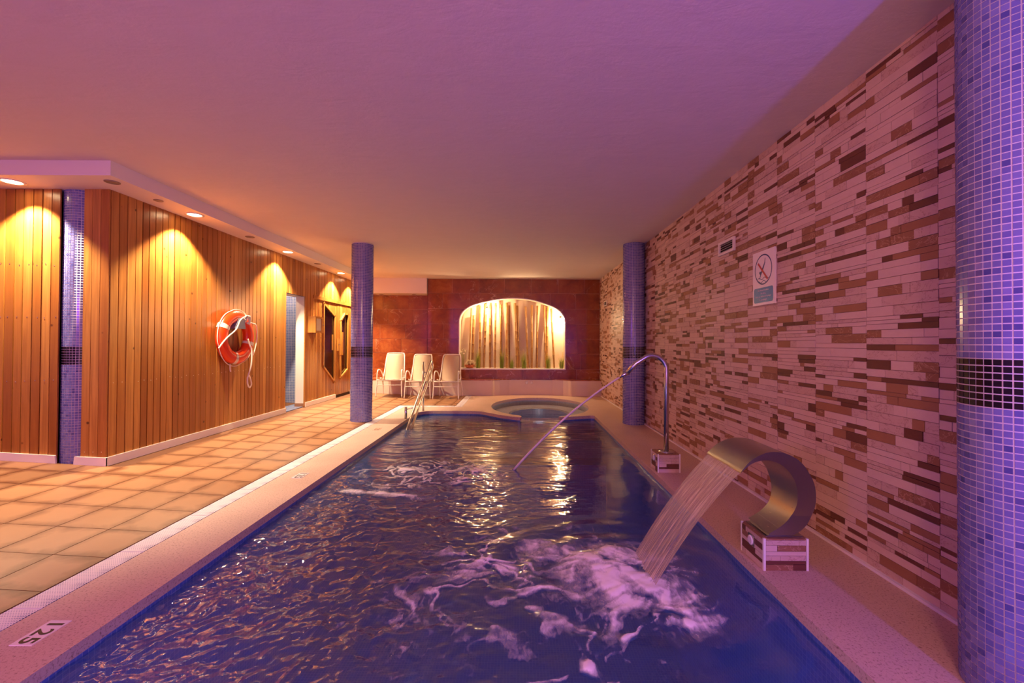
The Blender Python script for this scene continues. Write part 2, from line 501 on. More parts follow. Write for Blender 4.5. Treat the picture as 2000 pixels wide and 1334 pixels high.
# ------------------------------------------------------------------ shell
b = MB(); b.box((-7.1, YF, H), (XR + .1, YB + .5, H + .1)); struct(b.build('ceiling', M['ceiling']))
b = MB(); b.box((XR + .004, YF, -0.02), (XR + .12, YB + .3, H)); wall_right = struct(b.build('wall_right', M['strip_joint']))
b = MB(); b.box((-7.1, YF - .1, -.2), (XR + .1, YF, H)); struct(b.build('wall_rear', M['plaster']))
b = MB(); b.box((-7.2, YF, -.2), (-7.1, YC + .1, H)); struct(b.build('wall_side', M['plaster']))

# soffit over the plank walls
b = MB(); b.prism([(-7.1, 3.6), (-3.405, 3.6), (-3.405, YB), (-7.1, YB)], 'z', SOF, H)
b.box((-3.405, 10.08, 2.353), (-2.13, YB, H))
tag(struct(b.build('trim_1', M['plaster'])), 'dropped plaster soffit above the pine plank wall')

# ------------------------------------------------------------------ floor
b = MB()
b.add([(-7.1, YF, fz(-7.1) - .004), (XG0, YF, -.004), (XG0, 9.97, -.004), (-7.1, 9.97, fz(-7.1) - .004)], [(0, 1, 2, 3)])
b.add([(XG0, 8.335, -.004), (-1.185, 8.335, -.004), (-1.185, 9.97, -.004), (XG0, 9.97, -.004)], [(0, 1, 2, 3)])
floor = struct(b.build('floor', M['tile_joint']))
TS = 0.33; JT = 0.004
ang = math.atan(SLOPE)
y = 1.42
while y < 9.9:
    y1 = min(y + TS, 9.96)
    # sloping field
    x = XG0 - 0.004; first = True
    lim = -4.9 if y < YC else XL
    while x > lim + 0.02:
        wd = 0.30 if first else TS; first = False
        x0 = max(x - wd, lim); cx, cy = (x + x0) / 2, (y + y1) / 2
        yy1 = y1 if (x0 > XL + .01 or y1 < YC) else min(y1, YC)
        if x > -1.3 * yy1 and (x - x0) > .03 and yy1 - y > .03:
            piece('tile', 'tile', (cx, (y + yy1) / 2, fz(cx) - .004 + .0035), (x - x0 - JT, yy1 - y - JT, 0.007), floor, (0, ang, 0))
        x -= wd
    if y1 > 8.36:
        ya = max(y, 8.34); x = XG0
        while x < -1.2:
            x1 = min(x + TS, -1.19)
            if y1 - ya > .03 and x1 - x > .03: piece('tile', 'tile', ((x + x1) / 2, (ya + y1) / 2, -.0005), (x1 - x - JT, y1 - ya - JT, 0.007), floor)
            x += TS
    y += TS

# ------------------------------------------------------------------ pool outline
ECX, ECY, ERX, ERY = 0.42, 8.40, 0.93, 1.25
def ell(x_, sgn): return ECY + sgn * ERY * math.sqrt(max(0, 1 - ((x_ - ECX) / ERX) ** 2))
aL = math.atan2((ell(0.03, -1) - ECY) / ERY, (0.03 - ECX) / ERX)
aR = math.atan2((ell(0.72, -1) - ECY) / ERY, (0.72 - ECX) / ERX)
span = (2 * PI - (aR - aL))
ellip = [(ECX + ERX * math.cos(aL - span * i / 56), ECY + ERY * math.sin(aL - span * i / 56)) for i in range(57)]
left_far = [(PX0, PY0)] + [(PX0, 7.415)] + arc(PX0 + .3, 7.415, .3, PI, PI / 2, 8)[1:] + [(-.85, 7.715)]
wave = [tuple(p)[:2] for p in smooth_pts([(-.85, 7.715, 0), (-.66, 7.67, 0), (-.48, 7.50, 0), (-.266, 7.275, 0), (0.0, 7.085, 0)], 5)][1:]
tipL = [(.04, 7.08), (.062, 7.115), (.06, 7.19), (.03, ell(.03, -1))]
tipR = [(.69, 7.19), (.672, 7.15), (.70, 7.115), (.85, 7.16), (1.05, 7.235), (1.22, 7.29), (PX1, 7.27)]
OUT = left_far + wave + tipL[:-1] + ellip + tipR + [(PX1, PY0)]
POOL = left_far + wave + [(.04, 7.08), (.70, 7.115)] + tipR[3:] + [(PX1, PY0)]

# deck slab with hole
outer = [(XG1, YF), (XR, YF), (XR, 10.2), (-1.05, 10.2), (-1.05, 8.2), (XG1, 8.2)]
b = MB()
allp = outer + OUT
tri = tessellate_polygon([[Vector((x, y, 0)) for x, y in outer], [Vector((x, y, 0)) for x, y in OUT]])
b.add([(x, y, 0) for x, y in allp], [tuple(tr_) for tr_ in tri])
n = len(OUT)
# nosing: rounded lip in three steps
lip = [(0, 0), (0.0, -.05)]
b.add([(x, y, z) for (o_, z) in lip for (x, y) in OUT], [(i, (i + 1) % n, n + (i + 1) % n, n + i) for i in range(n)])
deck = b.build('pool_deck', M['deck']); struct(deck)

# basin walls + floors
b = MB()
n = len(POOL)
zb = -1.3
b.add([(x, y, -.05) for x, y in POOL] + [(x, y, zb) for x, y in POOL], [(i, (i + 1) % n, n + (i + 1) % n, n + i) for i in range(n) if not (abs(POOL[i][0] - .04) < 1e-6)])
tri = tessellate_polygon([[Vector((x, y, 0)) for x, y in POOL]])
b.add([(x, y, zb) for x, y in POOL], [tuple(t_) for t_ in tri])
b.box((.03, 7.08, zb), (.71, 7.24, -.10))
struct(b.build('pool_basin', M['pool_mosaic'], fix=False))
b = MB()
b.box((PX0 + .002, 6.62, zb), (PX1 - .002, 7.05, -.27))
struct(b.build('pool_steps', mosaic_proc('step_mosaic', 0.025, (lin(130, 122, 128), lin(150, 140, 140)), lin(175, 165, 165), .3)))
b = MB(); b.box((PX0 + .002, 6.28, zb), (PX1 - .002, 6.62, -.55)); struct(b.build('pool_steps', M['pool_mosaic']))
b = MB()
N_ = 72
def ering(s_, z): return [(ECX + ERX * s_ * math.cos(2 * PI * i / N_), ECY + ERY * s_ * math.sin(2 * PI * i / N_), z) for i in range(N_)]
rings = [ering(1.0, -.05), ering(1.0, -.15), ering(.64, -.15), ering(.60, -.17), ering(.60, -.40)]
vs = sum(rings, []); fs = []
for r_ in range(len(rings) - 1):
    for i in range(N_):
        if r_ == 0:
            mx_, my_ = rings[0][i][0], rings[0][i][1]
            if my_ < ECY and -.02 < mx_ < .76: continue
        fs.append((r_ * N_ + i, r_ * N_ + (i + 1) % N_, (r_ + 1) * N_ + (i + 1) % N_, (r_ + 1) * N_ + i))
fs.append(tuple(4 * N_ + i for i in range(N_)))
b.add(vs, fs)
b.mi = [1 if N_ * 2 <= min(f) < N_ * 4 and len(f) == 4 else 0 for f in b.f]
M['whirl_dark'] = mosaic_proc('whirlpool_riser', 0.025, (lin(84, 88, 112), lin(96, 100, 124)), lin(130, 130, 144), .3)
tag(struct(b.build('whirlpool_basin', [M['whirl_mosaic'], M['whirl_dark']], fix=False)), 'round whirlpool basin of pale mosaic with seat ring')

# drain channel
dch = struct(root('drain_channel', (XG0, 1, 0)))
y = 0.35
SEG = .53
y = 1.95 - SEG * 4
while y < 8.19:
    y1 = min(y + SEG, 8.2); piece('grate', 'grate', ((XG0 + XG1) / 2, (y + y1) / 2, -.004), (.131, y1 - y - .006, .012), dch); y += SEG
x = XG0
while x < -1.06:
    x1 = min(x + SEG, -1.05); piece('grate', 'grate', ((x + x1) / 2, 8.2675, -.004), (x1 - x - .006, .131, .012), dch); x += SEG
y = 8.335
while y < 9.9:
    y1 = min(y + SEG, 9.94); piece('grate', 'grate', (-1.1175, (y + y1) / 2, -.004), (.131, y1 - y - .006, .012), dch); y += SEG
b = MB(); b.box((XG0, YF, -.04), (XG1, 8.335, -.012)); b.box((XG1, 8.2, -.04), (-1.05, 8.335, -.012)); b.box((-1.185, 8.335, -.04), (-1.05, 9.95, -.012))
b.build('channel_bed', M['dark'], dch)

# ------------------------------------------------------------------ right wall: strips
PW = 0.41
rng = random.Random(3)
def make_panel():
    rows = []; z = 0.0; prev = []
    while z < H - .004:
        hgt = rng.choice([.02, .024, .03, .036, .042, .048, .052]); z1 = min(z + hgt, H)
        if H - z1 < .015: z1 = H
        n_ = rng.choice([2, 3, 3, 4, 4]); cuts = [0] + sorted(rng.uniform(.14, .86) for _ in range(n_ - 1)) + [1]
        cuts = [c for i, c in enumerate(cuts) if i == 0 or c == 1 or (c - cuts[i - 1] > .1 and c < .9)]
        cur = []
        for c0, c1 in zip(cuts, cuts[1:]):
            u = rng.random(); thin = (z1 - z) < .033; wd = c1 - c0
            if thin: k = 3 if u < .40 else (0 if u < .62 else (1 if u < .82 else 4))
            else: k = 0 if u < .32 else (1 if u < .54 else (2 if u < .76 else (4 if u < .94 else 3)))
            if k >= 2 and (wd > (.5 if k == 3 else .7) or (any(p0 < c1 - .02 and p1 > c0 + .02 for p0, p1 in prev) and rng.random() < .5)): k = rng.choice((0, 0, 1))
            if k >= 2: cur.append((c0, c1))
            rows.append((c0, c1, z, z1, k, rng.uniform(.004, .0085)))
        z = z1; prev = cur
    return rows
panels = [make_panel() for _ in range(7)]
strips = []
y = 1.96 - PW * 3; pi_ = 0
while y < YN:
    y1 = min(y + PW, YN)
    for (a0, a1, z0, z1, k, dp) in panels[(pi_ * 3) % 7]:
        ya, yb = y + a0 * PW, min(y + a1 * PW, y1)
        if yb - ya > .01: strips.append((ya, yb, z0, z1, k, dp))
    y += PW; pi_ += 1
def vis_strip(s):
    yc = (s[0] + s[1]) / 2; zc = (s[2] + s[3]) / 2
    if yc < 1.83: return 0
    v = 671 - 850 * (zc - 1.2) / yc
    if v < -5 or v > 1340: return 0
    return (s[1] - s[0]) * (s[3] - s[2]) / yc ** 3
order = sorted(range(len(strips)), key=lambda i: -vis_strip(strips[i]))
big = set(order[:300])
rest = MB()
for i, (ya, yb, z0, z1, k, dp) in enumerate(strips):
    if i in big:
        piece('stone_strip', 'strip%d' % k, (XR - dp / 2 + .004, (ya + yb) / 2, (z0 + z1) / 2), (dp, yb - ya - .0022, z1 - z0 - .0022), wall_right)
    else:
        x = XR + .004 - dp
        a = [(x, ya + .0011, z0 + .0011), (x, yb - .0011, z0 + .0011), (x, yb - .0011, z1 - .0011), (x, ya + .0011, z1 - .0011)]
        q = [(XR + .004, p_[1], p_[2]) for p_ in a]
        rest.add(a + q, [(0, 3, 2, 1), (0, 1, 5, 4), (1, 2, 6, 5), (2, 3, 7, 6), (3, 0, 4, 7)], k)
rs = rest.build('stone_strips', [M['strip%d' % k] for k in range(5)], wall_right, fix=False); rs['kind'] = 'stuff'
b = MB(); b.box((XR - .022, YF, 0), (XR + .004, 9.95, .014)); struct(b.build('baseboard_right', M['grout']))

# ------------------------------------------------------------------ plank walls
PL = .085
ZT = SOF


def doorway_z(y): return 2.0
wall_left = MB(); wall_left.box((XL - .06, YC + .02, 0), (XL - .014, 6.965, SOF)); wall_left.box((XL - .06, 7.66, 0), (XL - .014, YB, SOF)); wall_left.box((XL - .06, 6.965, 2.0), (XL - .014, 7.58, SOF))
wall_left = struct(wall_left.build('wall_left', M['dark_wood']))
YS0 = 7.86  # sauna front starts
W0, W1 = 8.27, 8.80     # sauna window
def w_lo(y): return .735 + (y - W0) / (W1 - W0) * (.385 - .735)
def w_hi(y): return 1.97 + (y - W0) / (W1 - W0) * (1.75 - 1.97)
D0, D1 = 8.88, 9.62     # sauna door
G0, G1, G2 = 9.06, 9.27, 9.47
def d_lo(y): return .45 + (y - G0) / (G2 - G0) * (.62 - .45)
def d_hi(y): return 1.67 + (y - G0) / (G1 - G0) * .16 if y < G1 else 1.83
ZH = 2.03
zb_ = fz(XL) + .0


def plank_poly(parent, y0, y1, za, zb0, zb1=None, za1=None, name='plank', x=None):
    """plank on the side wall between bottoms za/za1 and tops zb0/zb1"""
    zb1 = zb0 if zb1 is None else zb1; za1 = za if za1 is None else za1
    x = XL if x is None else x
    if abs(zb1 - zb0) < 1e-6 and abs(za1 - za) < 1e-6:
        return piece(name, 'plank', (x - .007 + random.uniform(-.0015, .0015), (y0 + y1) / 2, (za + zb0) / 2), (.014, y1 - y0 - .009, zb0 - za), parent)
    b = MB(); b.prism([(y0 + .0025, za), (y1 - .0025, za1), (y1 - .0025, zb1), (y0 + .0025, zb0)], 'x', x - .014, x)
    return b.build(name, M['plank'], parent)


y = YC + .016
zbase = fz(XL) + .004
nails = MB()
def nail(x, y, z, ax): nails.lathe([(.005, 0), (.003, .0015)], (x, y, z), 6, 0, ax)
edges = [YC + .016]
while edges[-1] < 6.965 - .03: edges.append(edges[-1] + PL * random.choice([.9, 1.0, 1.0, 1.08]))
edges[-1] = 6.965
for a, c in zip(edges, edges[1:]):
    plank_poly(wall_left, a, c, zbase, ZT); nail(XL - .0005, (a + c) / 2 + random.uniform(-.015, .015), .82 + random.uniform(-.012, .012), 'x')
edges = list(np.linspace(6.965, 7.58, 8))
for a, c in zip(edges, edges[1:]): plank_poly(wall_left, a, c, 2.0, ZT)
edges = list(np.linspace(7.58, YS0, 4))
for a, c in zip(edges, edges[1:]): plank_poly(wall_left, a, c, zbase, ZT)
edges = list(np.linspace(YS0, YB, 42))
for a, c in zip(edges, edges[1:]): plank_poly(wall_left, a, c, ZH + .03, ZT)
edges = list(np.linspace(YS0, W0, 8))
for a, c in zip(edges, edges[1:]): plank_poly(wall_left, a, c, zbase, ZH - .03)
edges = list(np.linspace(W0, W1, 9))
for a, c in zip(edges, edges[1:]):
    plank_poly(wall_left, a, c, zbase, w_lo(a), w_lo(c)); plank_poly(wall_left, a, c, w_hi(a), ZH - .03, None, w_hi(c))
plank_poly(wall_left, W1, D0, zbase, ZH - .03)
edges = list(np.linspace(D1 + .02, YB, 14))
for a, c in zip(edges, edges[1:]): plank_poly(wall_left, a, c, zbase, ZH - .03)
b = MB(); b.box((XL - .01, YS0, ZH - .03), (XL + .018, YB, ZH + .03)); b.build('batten', M['plank'], wall_left)

# sauna window_1
win = struct(root('window_1', (XL, (W0 + W1) / 2, .4)))
b = MB(); b.prism([(W0, w_lo(W0)), (W1, w_lo(W1)), (W1, w_hi(W1)), (W0, w_hi(W0))], 'x', XL - .013, XL - .008); b.build('pane', M['glass'], win)


def frame_edge(b, p, q, wdt, x0, x1):
    p = Vector(p); q = Vector(q); d_ = (q - p).normalized(); nn_ = Vector((-d_.y, d_.x)) * wdt
    b.prism([tuple(p - d_ * .01), tuple(q + d_ * .01), tuple(q + nn_ + d_ * .01), tuple(p + nn_ - d_ * .01)], 'x', x0, x1)


cs = [(W0, w_lo(W0)), (W1, w_lo(W1)), (W1, w_hi(W1)), (W0, w_hi(W0))]
for i in range(4):
    b = MB(); frame_edge(b, cs[i], cs[(i + 1) % 4], .032, XL - .004, XL + .022); b.build('frame_board', M['frame_wood'], win)
b = MB(); b.box((XL - .007, W1 - .13, 1.05), (XL + .012, W1 - .09, 1.36)); b.build('reflection_strip', M['frame_wood'], win)  # solid strip stands in for a handle's reflection in the pane
# sauna door_2
dr = struct(root('door_2', (XL, (D0 + D1) / 2, .1)))
b = MB()
b.box((XL - .03, D0, .13), (XL - .022, D1, 1.99)); b.build('backing', M['dark_wood'], dr)
for a, c in zip(np.linspace(D0, G0, 4), np.linspace(D0, G0, 4)[1:]): plank_poly(dr, a, c, .13, 1.99, x=XL + .004)
for a, c in zip(np.linspace(G2, D1, 4), np.linspace(G2, D1, 4)[1:]): plank_poly(dr, a, c, .13, 1.99, x=XL + .004)
for a, c in [(G0, (G0 + G1) / 2), ((G0 + G1) / 2, G1), (G1, (G1 + G2) / 2), ((G1 + G2) / 2, G2)]:
    plank_poly(dr, a, c, .13, d_lo(a), d_lo(c), x=XL + .004); plank_poly(dr, a, c, d_hi(a), 1.99, None, d_hi(c), x=XL + .004)
cs = [(G0, d_lo(G0)), (G2, d_lo(G2)), (G2, d_hi(G2)), (G1, d_hi(G1)), (G0, d_hi(G0))]
b = MB(); b.prism(cs, 'x', XL - .016, XL - .01); b.build('pane', M['glass'], dr)
for i in range(5):
    b = MB(); frame_edge(b, cs[i], cs[(i + 1) % 5], .03, XL - .002, XL + .03); b.build('frame_board', M['frame_wood'], dr)
b = MB(); b.box((XL + .004, G0 - .005, .94), (XL + .055, G0 + .05, 1.42)); tag(b.build('handle', M['frame_wood'], dr), 'upright wooden grip')
b = MB(); b.box((XL + .004, D0 + .03, 1.03), (XL + .03, D0 + .10, 1.28)); hb = b.build('latch_block', M['frame_wood'], dr)
b = MB(); b.tube([(XL + .03, D0 + .06, 1.16), (XL + .06, D0 + .06, 1.16), (XL + .065, D0 + .0, 1.165)], .009, 8); b.build('latch', M['steel'], hb)
b = MB(); b.box((XL - .0095, G0 + .06, 1.46), (XL - .008, G0 + .13, 1.57)); b.build('notice', M['paper'], dr)
# sauna control box
cb = root('control_box', (XL, 7.83, 1.38), 'small wooden control box with glazed front left of the slanted sauna window', 'box')
b = MB(); x0, x1, y0, y1, z0, z1 = XL, -3.60, 7.68, 7.99, 1.375, 1.665
b.box((x0, y0, z0), (x1, y1, z1)); b.build('case', M['frame_wood'], cb)
b = MB()
for (a0, a1, c0, c1) in [(y0, y1, z0, z0 + .035), (y0, y1, z1 - .035, z1), (y0, y0 + .035, z0 + .035, z1 - .035), (y1 - .06, y1, z0 + .035, z1 - .035)]:
    b.box((x1, a0, c0), (x1 + .018, a1, c1))
dd = b.build('door', M['frame_wood'], cb)
b = MB(); b.box((x1 + .001, y0 + .035, z0 + .035), (x1 + .004, y1 - .06, z1 - .035)); b.build('pane', M['paper'], dd)
b = MB(); b.lathe([(.006, 0), (.012, .012), (.008, .022)], (x1 + .018, y1 - .03, 1.52), 10, 0, 'x'); b.build('knob', M['steel'], dd)

# doorway and shower room behind it
b = MB(); b.box((XL - .16, 7.578, .14), (XL - .0145, 7.66, 2.0)); b.box((XL - .25, 6.88, .07), (XL - .06, 6.955, 2.0)); b.box((XL - .25, 6.9, 2.0), (XL - .06, 7.66, 2.08))
door = struct(b.build('door_1', M['plaster']))
b = MB(); b.box((XL - .0144, 7.574, .08), (XL + .005, 7.584, 2.0)); b.build('jamb_board', M['frame_wood'], door)
b = MB(); b.box((XL - .165, 7.572, .07), (XL - .010, 7.662, .14)); b.build('plinth_tile', M['strip4'], door)
b = MB(); b.box((-5.6, 8.0, 0), (XL - .07, 8.08, 2.6)); b.box((-5.7, 6.0, 0), (-5.6, 8.08, 2.6)); b.box((-5.6, 6.0, 0), (XL - .07, 6.1, 2.6)); b.box((-5.6, 6.1, .05), (XL - .02, 8.0, .085))
struct(b.build('wall_shower', M['shower_mosaic']))
b = MB(); b.box((-5.7, 6.0, 2.5), (XL - .07, 8.08, 2.58)); struct(b.build('ceiling_shower', M['plaster']))
light('whirlpool_fill', 'POINT', (ECX, ECY + .2, -.28), 1.2, (.8, .88, 1.0), shadow_soft_size=.08)  # added fill light under water, brightens the whirlpool seat
light('shower_lamp', 'POINT', (-4.4, 7.4, 2.35), 20, (1.0, .74, .5), shadow_soft_size=.06)

# front plank wall
wf = MB(); wf.box((-7.1, YC + .014, 0), (-4.225, YC + .06, SOF)); wf.box((-3.95, YC + .014, 0), (XL - .012, YC + .06, SOF)); wf.box((-4.6, YC + .36, 0), (XL - .06, YC + .40, SOF))
wall_front = struct(wf.build('wall_front', M['dark_wood']))
x = -4.165; k = 0
while x > -5.3:
    wd = .083 * random.choice([.95, 1, 1.05]); z0 = fz(x) + .004
    piece('plank', 'plank', (x - wd / 2, YC + .007 + random.uniform(-.0015, .0015), (z0 + SOF) / 2), (wd - .009, .014, SOF - z0), wall_front)
    for zz in (1.895, 1.417, .84): nail(x - wd / 2 + random.uniform(-.012, .012), YC - .0015, zz + random.uniform(-.01, .01), 'y')
    x -= wd
for k in range(3):
    xa = -3.95 + k * .0765
    z0 = fz(xa) + .004
    piece('plank', 'plank', (xa + .038, YC + .007, (z0 + SOF) / 2), (.0725, .014, SOF - z0), wall_front)
    nail(xa + .038, YC - .0015, .20, 'y')
nl = nails.build('nails', M['nail'], wall_left); nl['kind'] = 'stuff'
# baseboards
b = MB()
za, zc = fz(XL), fz(XL) + .078
b.box((XL, YC - .012, za), (XL + .014, 6.962, zc)); b.box((XL, 7.60, za), (XL + .014, D0 - .02, zc)); b.box((XL, D1 + .02, za), (XL + .014, 9.95, zc))
struct(b.build('baseboard_left', M['white_paint']))
b = MB()
b.prism([(-7.1, fz(-7.1)), (-4.16, fz(-4.16)), (-4.168, fz(-4.16) + .075), (-7.1, fz(-7.1) + .075)], 'y', YC - .014, YC)
b.prism([(-4.0, fz(-4.0)), (XL + .014, fz(XL)), (XL + .014, fz(XL) + .078), (-3.992, fz(-4.0) + .075)], 'y', YC - .014, YC)
struct(b.build('baseboard_front', M['white_paint']))

# ------------------------------------------------------------------ red marble back walls
NX0 = -2.13
ARCH = [(-1.396, 1.70), (-1.385, 1.80), (-1.31, 1.945), (-1.151, 2.066), (-.964, 2.138), (-.576, 2.231), (-.144, 2.272), (.288, 2.238), (.647, 2.138), (.863, 2.051), (1.007, 1.95), (1.09, 1.825), (1.115, 1.70)]
AX0, AX1, AZ0 = ARCH[0][0], ARCH[-1][0], .613
ARCHS = [(p.x, p.y) for p in smooth_pts([(x, z, 0) for x, z in ARCH], 4)]
axs = np.array([p[0] for p in ARCHS]); azs = np.array([p[1] for p in ARCHS])
def arch(x): return float(np.interp(x, axs, azs))

# structural wall with the opening
b = MB()
ys0, ys1 = YN + .008, YN + .06
def wallq(xa, xb, za0, zb0, za1=None, zb1=None):
    za1 = za0 if za1 is None else za1; zb1 = zb0 if zb1 is None else zb1
    b.prism([(xa, za0), (xb, za1), (xb, zb1), (xa, zb0)], 'y', ys0, ys1)
wallq(NX0 + .008, AX0, 0, H); wallq(AX1, XR, 0, H); wallq(AX0, AX1, 0, AZ0 - .03)
for (x0, z0), (x1, z1) in zip(ARCHS, ARCHS[1:]): wallq(x0, x1, z0, H, z1, H)
b.box((NX0 + .008, ys1, 0), (NX0 + .05, YB, H))
b.box((-3.9, YB + .008, 0), (NX0 + .05, YB + .06, H))
wall_back = struct(b.build('wall_back', M['marble_joint']))
ZC = [.0, .25, .60, .96, 1.30, 1.65, 2.01, 2.375, H]
rng2 = random.Random(11)
GP = .006


def marble_tile(xa, xb, z0, z1, yf):
    xs = sorted({xa, xb} | {x for x in list(axs) + [AX0, AX1] if xa < x < xb}) if yf == YN else [xa, xb]
    b = MB(); got = False
    for p, q in zip(xs, xs[1:]):
        m_ = (p + q) / 2
        if yf == YN and AX0 < m_ < AX1 and z1 > AZ0 + .01:
            la, lb = max(z0, arch(p + 1e-5) if p > AX0 else arch(AX0)), max(z0, arch(q - 1e-5))
            if la >= z1 - .002 and lb >= z1 - .002: continue
            la, lb = min(la, z1), min(lb, z1)
        else: la = lb = z0
        b.prism([(p, la), (q, lb), (q, z1), (p, z1)], 'y', yf, yf + .008); got = True
    if got:
        o = b.build('marble_tile', M['marble'], wall_back)


for ci in range(1, len(ZC) - 1):
    z0, z1 = ZC[ci] + GP / 2, ZC[ci + 1] - GP / 2
    x = NX0
    x1 = x + rng2.uniform(.2, .6)
    while x < XR - .01:
        marble_tile(x, min(x1, XR) - GP, z0, z1, YN); x = x1; x1 = x + .62 + rng2.uniform(-.02, .02)
        if XR - x1 < .1: x1 = XR
    if z0 < 2.353:
        x = -3.66; x1 = x + rng2.uniform(.2, .6)
        while x < NX0 - .01:
            marble_tile(x, min(x1, NX0) - GP, z0, min(z1, 2.353), YB); x = x1; x1 = x + .62
    bb = MB(); bb.box((NX0, YN, z0), (NX0 + .008, YB, z1)); bb.build('marble_tile', M['marble'], wall_back)

# niche lining
ND = YN + .46
b = MB()
prof = [(AX0, AZ0)] + ARCHS + [(AX1, AZ0)]
n = len(prof)
b.add([(x, ys1 - .001, z) for x, z in prof] + [(x, ND, z) for x, z in prof], [(i, i + 1, n + i + 1, n + i) for i in range(n - 1)])
b.add([(x, ND, z) for x, z in prof], [tuple(range(n))])
M['niche'] = simple('plaster_niche', lin(214, 194, 166), .7)
struct(b.build('wall_niche', M['niche'], fix=False))
b = MB(); b.box((AX0 - .0, YN - .012, AZ0 - .03), (AX1 + .0, ND, AZ0)); struct(b.build('trim_2', M['white_paint']))
b = MB()
ain = [(x * 1.0 + (.022 if x < -.14 else -.022) * min(1, abs(x + .14) / .9), z - .022 * (1 - abs(x + .14) / 1.6)) for x, z in ARCHS]
po = [(AX0, AZ0)] + ARCHS + [(AX1, AZ0)]; pi2 = [(AX0 + .022, AZ0)] + ain + [(AX1 - .022, AZ0)]
for i in range(len(po) - 1): b.prism([po[i], po[i + 1], pi2[i + 1], pi2[i]], 'y', YN - .003, YN + .07)
tag(struct(b.build('trim_3', M['white_paint'])), 'cream rounded edge band of the arched niche')

for nm, lx, lz, en in (('niche_lamp', -.74, 2.02, 16), ('niche_lamp', 1.0, 1.80, 16)):
    lamp = root('niche_spotlight', (lx, YN + .09, lz), 'small recessed spotlight hidden behind the arch, %s' % ('above the left bamboo poles' if lx < 0 else 'by the right end of the niche'), 'lamp', None)
    b = MB(); b.lathe([(.012, 0), (.03, .004), (.03, .05), (.012, .06)], (lx, YN + .09, lz), 14); b.build('housing', M['steel'], lamp)
    light(nm, 'POINT', (lx, YN + .13, lz - .02), en * 1.9, (1, .68, .36), shadow_soft_size=.02)

# bench
bp = [(-3.72, 9.95), (-.62, 9.95), (-.575, 9.965), (-.54, 10.02), (-.42, 10.08), (-.2, 10.13), (.3, 10.15), (.8, 10.13), (1.05, 10.07), (1.15, 10.0), (1.20, 9.94), (1.23, 9.93), (XR, 9.93)]
bench = root('bench', (-.5, 10.0, 0), 'long low white plaster bench with brown marble top below the niche', 'bench')
b = MB(); poly = bp + [(XR, YN), (NX0, YN), (NX0, YB), (-3.72, YB)]
b.prism(poly, 'z', -.02, .352); b.build('body', M['bench'], bench)
b = MB(); b.prism([(x, y - .006) for x, y in bp] + [(XR, YN), (NX0, YN), (NX0, YB), (-3.72, YB)], 'z', .352, .37); b.build('top_slab', M['marble'], bench)
for bx in (.205, .318):
    b = MB(); b.lathe([(.036, 0), (.036, -.006), (.022, -.008), (.02, -.014)], (bx, 10.148, .29), 16, 0, 'y'); b.build('push_button', M['white_paint'], bench)

# ------------------------------------------------------------------ columns
CR = .159; TP = .0236; NA = 42; TD = .0012
unit_tile = {}
for k in list(range(6)) + ['_dark']:
    b = MB(); b.box((-.5, -.5, -.5), (.5, .5, .5)); unit_tile[k] = b.mesh('mosaic_tile', M['mosaic%s' % k])


def column(cx, cy, label, seed, z0, z1, parts=False):
    r = random.Random(seed); c = root('mosaic_column', (cx, cy, z0), label, 'column', None, 'thing')
    b = MB(); b.lathe([(CR - .0004, z0), (CR - .0004, z1)], (cx, cy, 0), 48); b.build('shaft', M['grout'], c)
    tiles = []
    nr = int((z1 - z0) / TP)
    for j in range(nr + 1):
        za = z0 + j * TP; zc_ = za + TP / 2
        if zc_ > z1: break
        for i in range(NA):
            a = 2 * PI * (i + .5) / NA
            k = '_dark' if .983 < zc_ < 1.148 else r.choices(range(6), (30, 24, 22, 12, 9, 4))[0]
            tiles.append((a, zc_, k))
    tw = 2 * PI * CR / NA * .83; th = TP * .83
    chosen = set()
    if parts:
        def score(t_):
            px_, py_ = cx + CR * math.cos(t_[0]), cy + CR * math.sin(t_[0])
            if px_ / py_ > 1.165: return -9
            d_ = -(math.cos(t_[0]) * px_ + math.sin(t_[0]) * py_) / math.hypot(px_, py_)
            v = 671 - 850 * (t_[1] - 1.2) / py_
            if d_ < .12 or v < 0 or v > 1334: return -9
            return d_ / py_ ** 2
        order = sorted(range(len(tiles)), key=lambda q: -score(tiles[q])); chosen = {q for q in order[:300] if score(tiles[q]) > 0}
    rest = MB()
    for q, (a, z, k) in enumerate(tiles):
        if q in chosen:
            o = D.objects.new('mosaic_tile', unit_tile[k]); COL.objects.link(o); o.parent = c
            o.location = (CR * math.cos(a), CR * math.sin(a), z - z0); o.rotation_euler = (0, 0, a); o.scale = (.0028, tw, th)
        else:
            ca, sa = math.cos(a), math.sin(a)
            def P(u, v, w_): return (cx + ca * (CR + w_) - sa * u, cy + sa * (CR + w_) + ca * u, z + v)
            hu, hv = tw / 2, th / 2
            vs = [P(-hu, -hv, .0014), P(hu, -hv, .0014), P(hu, hv, .0014), P(-hu, hv, .0014), P(-hu, -hv, -.002), P(hu, -hv, -.002), P(hu, hv, -.002), P(-hu, hv, -.002)]
            rest.add(vs, [(0, 1, 2, 3), (0, 4, 5, 1), (1, 5, 6, 2), (2, 6, 7, 3), (3, 7, 4, 0)], 6 if k == '_dark' else k)
    o = rest.build('mosaic_tiles', [M['mosaic%d' % k] for k in range(6)] + [M['mosaic_dark']], c, fix=False); o['kind'] = 'stuff'
    return c


column(1.75, 1.50, 'large blue mosaic column standing nearest, before the stone strip wall', 1, 0, H, True)
column(1.75, 6.58, 'blue mosaic column against the stone wall behind the curved steel spout', 2, 0, H)
column(-2.395, 6.66, 'free-standing purple-blue mosaic column on the terracotta floor', 3, .008, H)
column(-4.085, 4.098, 'purple-blue mosaic column set into a gap of the pine plank wall', 4, fz(-4.04), SOF)

